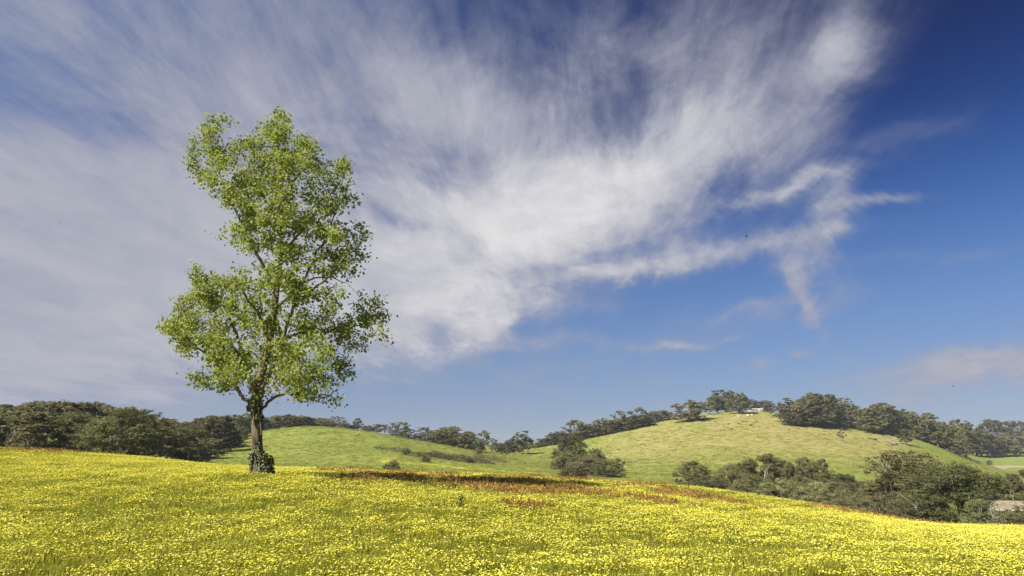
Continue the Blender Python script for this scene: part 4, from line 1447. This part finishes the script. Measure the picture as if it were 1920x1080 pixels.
def flower_patch(seed):
    st = np.random.default_rng(seed)
    V, Fc, T, Mi = [], [], [], []
    R = .34
    sx, sy = S.x, S.y
    for i in range(36):
        th, rr = st.uniform(0, 6.28), R * math.sqrt(st.uniform())
        x, y = rr * math.cos(th), rr * math.sin(th)
        h = st.uniform(.07, .17)
        r = st.uniform(.012, .0195)
        # heads turn a little to the sun and to every side
        n = np.array([sx * .35 + st.normal() * .30, sy * .35 + st.normal() * .30, 1.0])
        n /= np.linalg.norm(n)
        t = np.cross(n, [0, 1, .1])
        t /= np.linalg.norm(t)
        b = np.cross(n, t)
        c = np.array([x, y, h])
        tin = st.uniform()
        k = len(V)
        V.append(tuple(c))
        T.append(tin)
        m_ = 14
        for j in range(m_):
            ph = 2 * math.pi * j / m_
            q_ = r * (1.0 if j % 2 == 0 else .72)
            V.append(tuple(c + q_ * (t * math.cos(ph) + b * math.sin(ph)) + n * r * (.28 if j % 2 == 0 else .18)))
            T.append(tin)
        for j in range(m_):
            Fc.append((k, k + 1 + j, k + 1 + (j + 1) % m_))
            Mi.append(0)
        k = len(V)
        for j in range(6):
            ph = 2 * math.pi * j / 6
            V.append(tuple(c + r * .30 * (t * math.cos(ph) + b * math.sin(ph)) + n * r * .14))
            T.append(.5)
        Fc.append(tuple(range(k, k + 6)))
        Mi.append(1)
        k = len(V)
        V += [(x - .003, y, 0), (x + .003, y, 0), (c[0] + .002, c[1], c[2]), (c[0] - .002, c[1], c[2])]
        T += [.3] * 4
        Fc.append((k, k + 1, k + 2, k + 3))
        Mi.append(2)
    blades_into(V, Fc, T, Mi, 26, R, .05, .14, .008, 2, st, .8)
    return mesh_from("flower_patch", V, Fc, [M['petal'], M['disc'], M['blade']], Mi, tint=T)


def grass_patch(seed):
    st = np.random.default_rng(seed)
    V, Fc, T, Mi = [], [], [], []
    blades_into(V, Fc, T, Mi, 70, .36, .05, .14, .006, 0, st, .7)
    return mesh_from("grass_patch", V, Fc, [M['blade']], Mi, tint=T)


def sorrel_patch(seed):
    st = np.random.default_rng(seed)
    V, Fc, T, Mi = [], [], [], []
    for i in range(18):
        th, rr = st.uniform(0, 6.28), .34 * math.sqrt(st.uniform())
        x, y = rr * math.cos(th), rr * math.sin(th)
        h = st.uniform(.10, .25)
        lx, ly = st.normal() * .05, st.normal() * .05
        a = st.uniform(0, 3.14)
        dx, dy = math.cos(a) * .0035, math.sin(a) * .0035
        k = len(V)
        tin = st.uniform()
        V += [(x - dx, y - dy, 0), (x + dx, y + dy, 0), (x + lx + dx, y + ly + dy, h), (x + lx - dx, y + ly - dy, h)]
        T += [tin] * 4
        Fc.append((k, k + 1, k + 2, k + 3))
        Mi.append(0)
        for s in range(9):
            f = st.uniform(.42, 1.0)
            c = np.array([x + lx * f, y + ly * f, h * f]) + st.normal(size=3) * .014
            e1, e2 = st.normal(size=3) * .014, st.normal(size=3) * .010
            k = len(V)
            V += [tuple(c - e1), tuple(c + e2), tuple(c + e1), tuple(c - e2)]
            T += [st.uniform()] * 4
            Fc.append((k, k + 1, k + 2, k + 3))
            Mi.append(0)
    blades_into(V, Fc, T, Mi, 22, .36, .06, .22, .006, 1, st, .6)
    return mesh_from("sorrel_patch", V, Fc, [M['sorrel'], M['blade']], Mi, tint=T)


def pasture_tuft(seed):
    st = np.random.default_rng(seed)
    V, Fc, T, Mi = [], [], [], []
    blades_into(V, Fc, T, Mi, 34, .7, .05, .20, .03, 0, st, 1.2)
    return mesh_from("pasture_tuft", V, Fc, [M['hillblade']], Mi, tint=T)


def blob_field(x, y, blobs):
    f = np.zeros(len(x))
    for px, py, wpx, hpx, am in blobs:
        p0 = hit(px, py, 6, 60)
        if p0 is None:
            continue
        pa, pb = hit(px, py - hpx, 6, 60), hit(px, py + hpx, 6, 60)
        far = pa[1] if pa is not None else p0[1] + 4
        ry = max(0.5 * (far - (pb[1] if pb is not None else p0[1] - 2)), .6)
        rx = wpx * p0[1] / F
        g = am * np.exp(-((x - p0[0]) / rx) ** 2 - ((y - p0[1]) / ry) ** 2)
        f = f + g
    return f


def meadow_plants():
    st = np.random.default_rng(21)
    crest_a = np.array([P(*c)[0] / P(*c)[1] for c in CONT[3]])
    crest_y = np.array([c[2] for c in CONT[3]])

    def sample(density, margin=3.5):
        y = np.sqrt(st.uniform(6.5 ** 2, 47 ** 2, int(density * 1.74 / 2 * (47 ** 2 - 6.5 ** 2))))
        a = st.uniform(-.87, .87, len(y))
        x = a * y
        k = y < np.interp(a, crest_a, crest_y) + margin
        return x[k], y[k]

    SOR = [(700, 886, 80, 5, .9), (780, 894, 120, 6, 1), (880, 903, 130, 6, 1), (1000, 912, 140, 6, .9), (1060, 928, 150, 7, 1), (1180, 918, 100, 6, .9), (1240, 926, 60, 6, .8), (988, 955, 36, 6, 2.4), (900, 922, 150, 6, .7), (700, 906, 90, 5, .6),
           (1330, 945, 60, 5, .7), (1290, 940, 50, 5, .6), (1400, 955, 50, 4, .5), (140, 852, 80, 5, .9), (260, 859, 90, 5, .95), (350, 868, 60, 4, .7), (1150, 938, 120, 6, 1.0), (1260, 934, 80, 6, 1.0), (800, 912, 120, 5, .7), (1590, 964, 50, 6, .9), (1650, 974, 60, 6, 1), (1730, 985, 50, 6, .9), (1080, 905, 110, 6, .9), (1180, 908, 80, 5, .9),
           (1480, 965, 40, 4, .4), (660, 928, 40, 5, .35), (1540, 978, 50, 4, .4), (720, 940, 40, 5, .3)]
    FLO = [(200, 900, 320, 22, .35), (50, 875, 200, 12, .3), (650, 893, 90, 8, .35), (700, 932, 240, 9, .35), (900, 946, 220, 8, .4), (1120, 962, 200, 10, .35), (1400, 985, 250, 14, .15), (1650, 985, 100, 8, .3), (1800, 1000, 220, 14, .15), (1250, 935, 80, 5, .3), (930, 897, 60, 4, .5), (1100, 917, 60, 4, .5), (1000, 1070, 1000, 14, .15),
           (300, 962, 300, 16, -.34), (480, 1000, 200, 16, -.25), (900, 985, 260, 22, -.35), (100, 1015, 150, 20, -.3), (1360, 935, 100, 7, -.6), (1450, 940, 70, 6, -.6), (485, 897, 50, 7, -.7), (700, 968, 160, 14, -.35), (1300, 1035, 160, 16, -.3), (1620, 1045, 160, 14, -.3), (1560, 990, 80, 6, -.4), (600, 940, 60, 7, -.3), (985, 958, 80, 8, -.5)]

    def fields(x, y):
        sor = np.clip(blob_field(x, y, SOR), 0, 1.1) * np.clip((fbm(x / 3.2, y / 1.6, 31, 4) - .36) * 4.0, 0, 1.25)
        sor = np.clip((sor - .22) * .95, 0, .38)
        flo = .52 - .08 * np.clip((15 - y) / 6, 0, 1) + blob_field(x, y, FLO) + (fbm(x / 3.0, y / 3.0, 41, 4) - .5) * 1.25 + (vnoise(x / .7, y / .7, 43) - .5) * .4
        flo = np.clip(flo, 0.20, 1) * (1 - .60 * sor)
        return flo, sor

    def rots(n):
        return np.stack([st.normal(size=n) * .06, st.normal(size=n) * .06, st.uniform(0, 6.28, n)], 1)

    # flowers keep their heads to the sun: only small turns about the vertical
    x, y = sample(21.0)
    flo, sor = fields(x, y)
    k = st.uniform(size=len(x)) < flo
    x, y = x[k], y[k]
    n = len(x)
    r = rots(n)
    r[:, 2] = st.normal(size=n) * .7
    cf = source_collection("flower_source", [flower_patch(i) for i in range(8)])
    scatter("capeweed_flowers", np.stack([x, y, Hn(x, y)], 1), r, st.uniform(.75, 1.12, n) * np.clip(.80 + (y - 9) * .03, .80, 1.0), st.integers(0, 8, n), cf, "carpet of yellow daisy flowers spread over the whole meadow", "flowers")
    print("flower patches", n)
    x, y = sample(11.0)
    n = len(x)
    cg = source_collection("grass_source", [grass_patch(50 + i) for i in range(6)])
    scatter("meadow_grass", np.stack([x, y, Hn(x, y)], 1), rots(n), st.uniform(.7, 1.25, n), st.integers(0, 6, n), cg, "short green grass growing between the yellow meadow flowers", "grass")
    x, y = sample(16.0)
    flo, sor = fields(x, y)
    k = st.uniform(size=len(x)) < sor
    x, y = x[k], y[k]
    n = len(x)
    cs = source_collection("sorrel_source", [sorrel_patch(80 + i) for i in range(6)])
    scatter("red_sorrel", np.stack([x, y, Hn(x, y)], 1), rots(n), st.uniform(.75, 1.3, n), st.integers(0, 6, n), cs, "rust red seeding grass in drifts along the meadow brow", "grass")
    print("sorrel patches", n)
    # rough pasture on the hills
    m = 32000
    y = 85 * (430 / 85) ** st.uniform(size=m)
    x = st.uniform(-.82, .82, m) * y
    ct = source_collection("tuft_source", [pasture_tuft(120 + i) for i in range(5)])
    scatter("pasture_grass", np.stack([x, y, Hn(x, y)], 1), rots(m), st.uniform(.6, 1.5, m) * np.clip(y / 200, .7, 1.5), st.integers(0, 5, m), ct, "rough tufty pasture grass over the green hills", "grass")


meadow_plants()

# a dark thistle standing above the flowers
tb = hit(864, 962, 8)
th_ = empty("thistle", tuple(tb))
tag(th_, "dark green thistle standing alone above the meadow flowers", "plant")
g = Geo()
for k in range(4):
    a = k * 1.7
    e = np.array([math.cos(a) * .08, math.sin(a) * .06, .34 + .06 * k])
    g.tube(smooth_path([np.array([0, 0, -.03]), e * .5 + np.array([0, 0, .03]), e], 3), list(np.linspace(.012, .005, 7)), 5)
obj("stem", g.mesh("thistle_stem", M['ivy_leaf'], True), th_)
Cc = np.stack([rng.normal(size=46) * .05, rng.normal(size=46) * .05, rng.uniform(.05, .44, 46)], 1)
Nn = rand_unit(46)
V, Fc, k = leaf_cards(Cc, Nn, rng.uniform(.06, .13, 46), aspect=.35)
o = obj("leaves", mesh_from("thistle_leaves", V, Fc, M['ivy_leaf'], tint=np.repeat(rng.uniform(0, .7, 46), k)), th_)
o["kind"] = "stuff"

# ------------------------------------------------------------------ birds


def bird(px, py, Y, span, heading, label):
    p_ = P(px, py, Y)
    s = span / 2
    V = [(0, .30 * s * 2, 0), (.05 * s, .12 * s * 2, .05 * s), (-.05 * s, .12 * s * 2, .05 * s), (0, .12 * s * 2, -.06 * s), (.07 * s, -.1 * s, .06 * s), (-.07 * s, -.1 * s, .06 * s), (0, -.1 * s, -.07 * s), (0, -.5 * s, .02 * s), (.14 * s, -.72 * s, .02 * s), (-.14 * s, -.72 * s, .02 * s)]
    Fc = [(0, 1, 2), (0, 3, 1), (0, 2, 3), (1, 4, 5, 2), (1, 3, 6, 4), (2, 5, 6, 3), (4, 7, 5), (4, 6, 7), (5, 7, 6), (7, 8, 9)]
    for sg in (-1, 1):
        k = len(V)
        V += [(sg * .05 * s, .2 * s, .05 * s), (sg * .05 * s, -.1 * s, .05 * s), (sg * .5 * s, .28 * s, .22 * s), (sg * .5 * s, -.08 * s, .20 * s), (sg * s, 0.02 * s, .12 * s), (sg * .9 * s, -.12 * s, .12 * s)]
        Fc += [(k, k + 1, k + 3, k + 2), (k + 2, k + 3, k + 5, k + 4)]
    o = obj("bird", mesh_from("bird", V, Fc, M['dark_bird']), loc=tuple(p_))
    o.rotation_euler = (0, .25, heading)
    tag(o, label, "bird")


bird(1400, 443, 70, .55, 1.2, "tiny dark bird gliding in front of the white cloud's lower edge")
bird(1788, 724, 110, .7, 1.4, "tiny dark bird low over the hill at the right of the sky")
bird(265, 77, 70, .35, .4, "tiny dark bird high in the sky above the tree's left side")
bird(113, 417, 70, .4, 1.0, "tiny dark bird in the grey cloud far left of the tree")

# ------------------------------------------------------------------ smoke on the hill top
m, q = mat_new("wood_smoke")
tcn = q.new('ShaderNodeTexCoord')
ln = q.new('ShaderNodeVectorMath', operation='LENGTH')
q.t.links.new(tcn.outputs['Object'], ln.inputs[0])
fall = q.smooth(ln.outputs['Value'], 1.0, 0.1)
ns = q.noise(tcn.outputs['Object'], 2.2, 3, .6)[0]
den = q.m('MULTIPLY', q.m('MULTIPLY', fall, q.smooth(ns, .35, .7)), .17)
pv = q.new('ShaderNodeVolumePrincipled')
pv.inputs['Color'].default_value = (.62, .68, .82, 1)
q.t.links.new(den, pv.inputs['Density'])
out = q.new('ShaderNodeOutputMaterial')
q.t.links.new(pv.outputs[0], out.inputs['Volume'])
V, Fc = [], []
for i in range(11):
    for j in range(16):
        t1, t2 = math.pi * i / 10, 2 * math.pi * j / 16
        V.append((math.sin(t1) * math.cos(t2), math.sin(t1) * math.sin(t2), math.cos(t1)))
for i in range(10):
    for j in range(16):
        Fc.append((i * 16 + j, i * 16 + (j + 1) % 16, (i + 1) * 16 + (j + 1) % 16, (i + 1) * 16 + j))
pp = P(1358, 758, 408)
so = obj("smoke", mesh_from("smoke", V, Fc, m, smooth=True), loc=tuple(pp))
so.scale = (7.5, 5.0, 7.0)
tag(so, "puff of bluish wood smoke drifting before the hill-top trees", "smoke", kind="stuff")

# ------------------------------------------------------------------ haze
hm, q = mat_new("thin_haze")
hv = q.new('ShaderNodeVolumePrincipled')
hv.inputs['Color'].default_value = (.80, .86, .95, 1)
hv.inputs['Density'].default_value = 0.00013
hv.inputs['Anisotropy'].default_value = 0.0
out = q.new('ShaderNodeOutputMaterial')
q.t.links.new(hv.outputs[0], out.inputs['Volume'])
g = Geo()
g.box((0, 1150, 20), (24000, 2900, 130))
ho = obj("haze", g.mesh("haze", hm))
tag(ho, "thin pale haze in the air over the hills", "haze", kind="stuff")
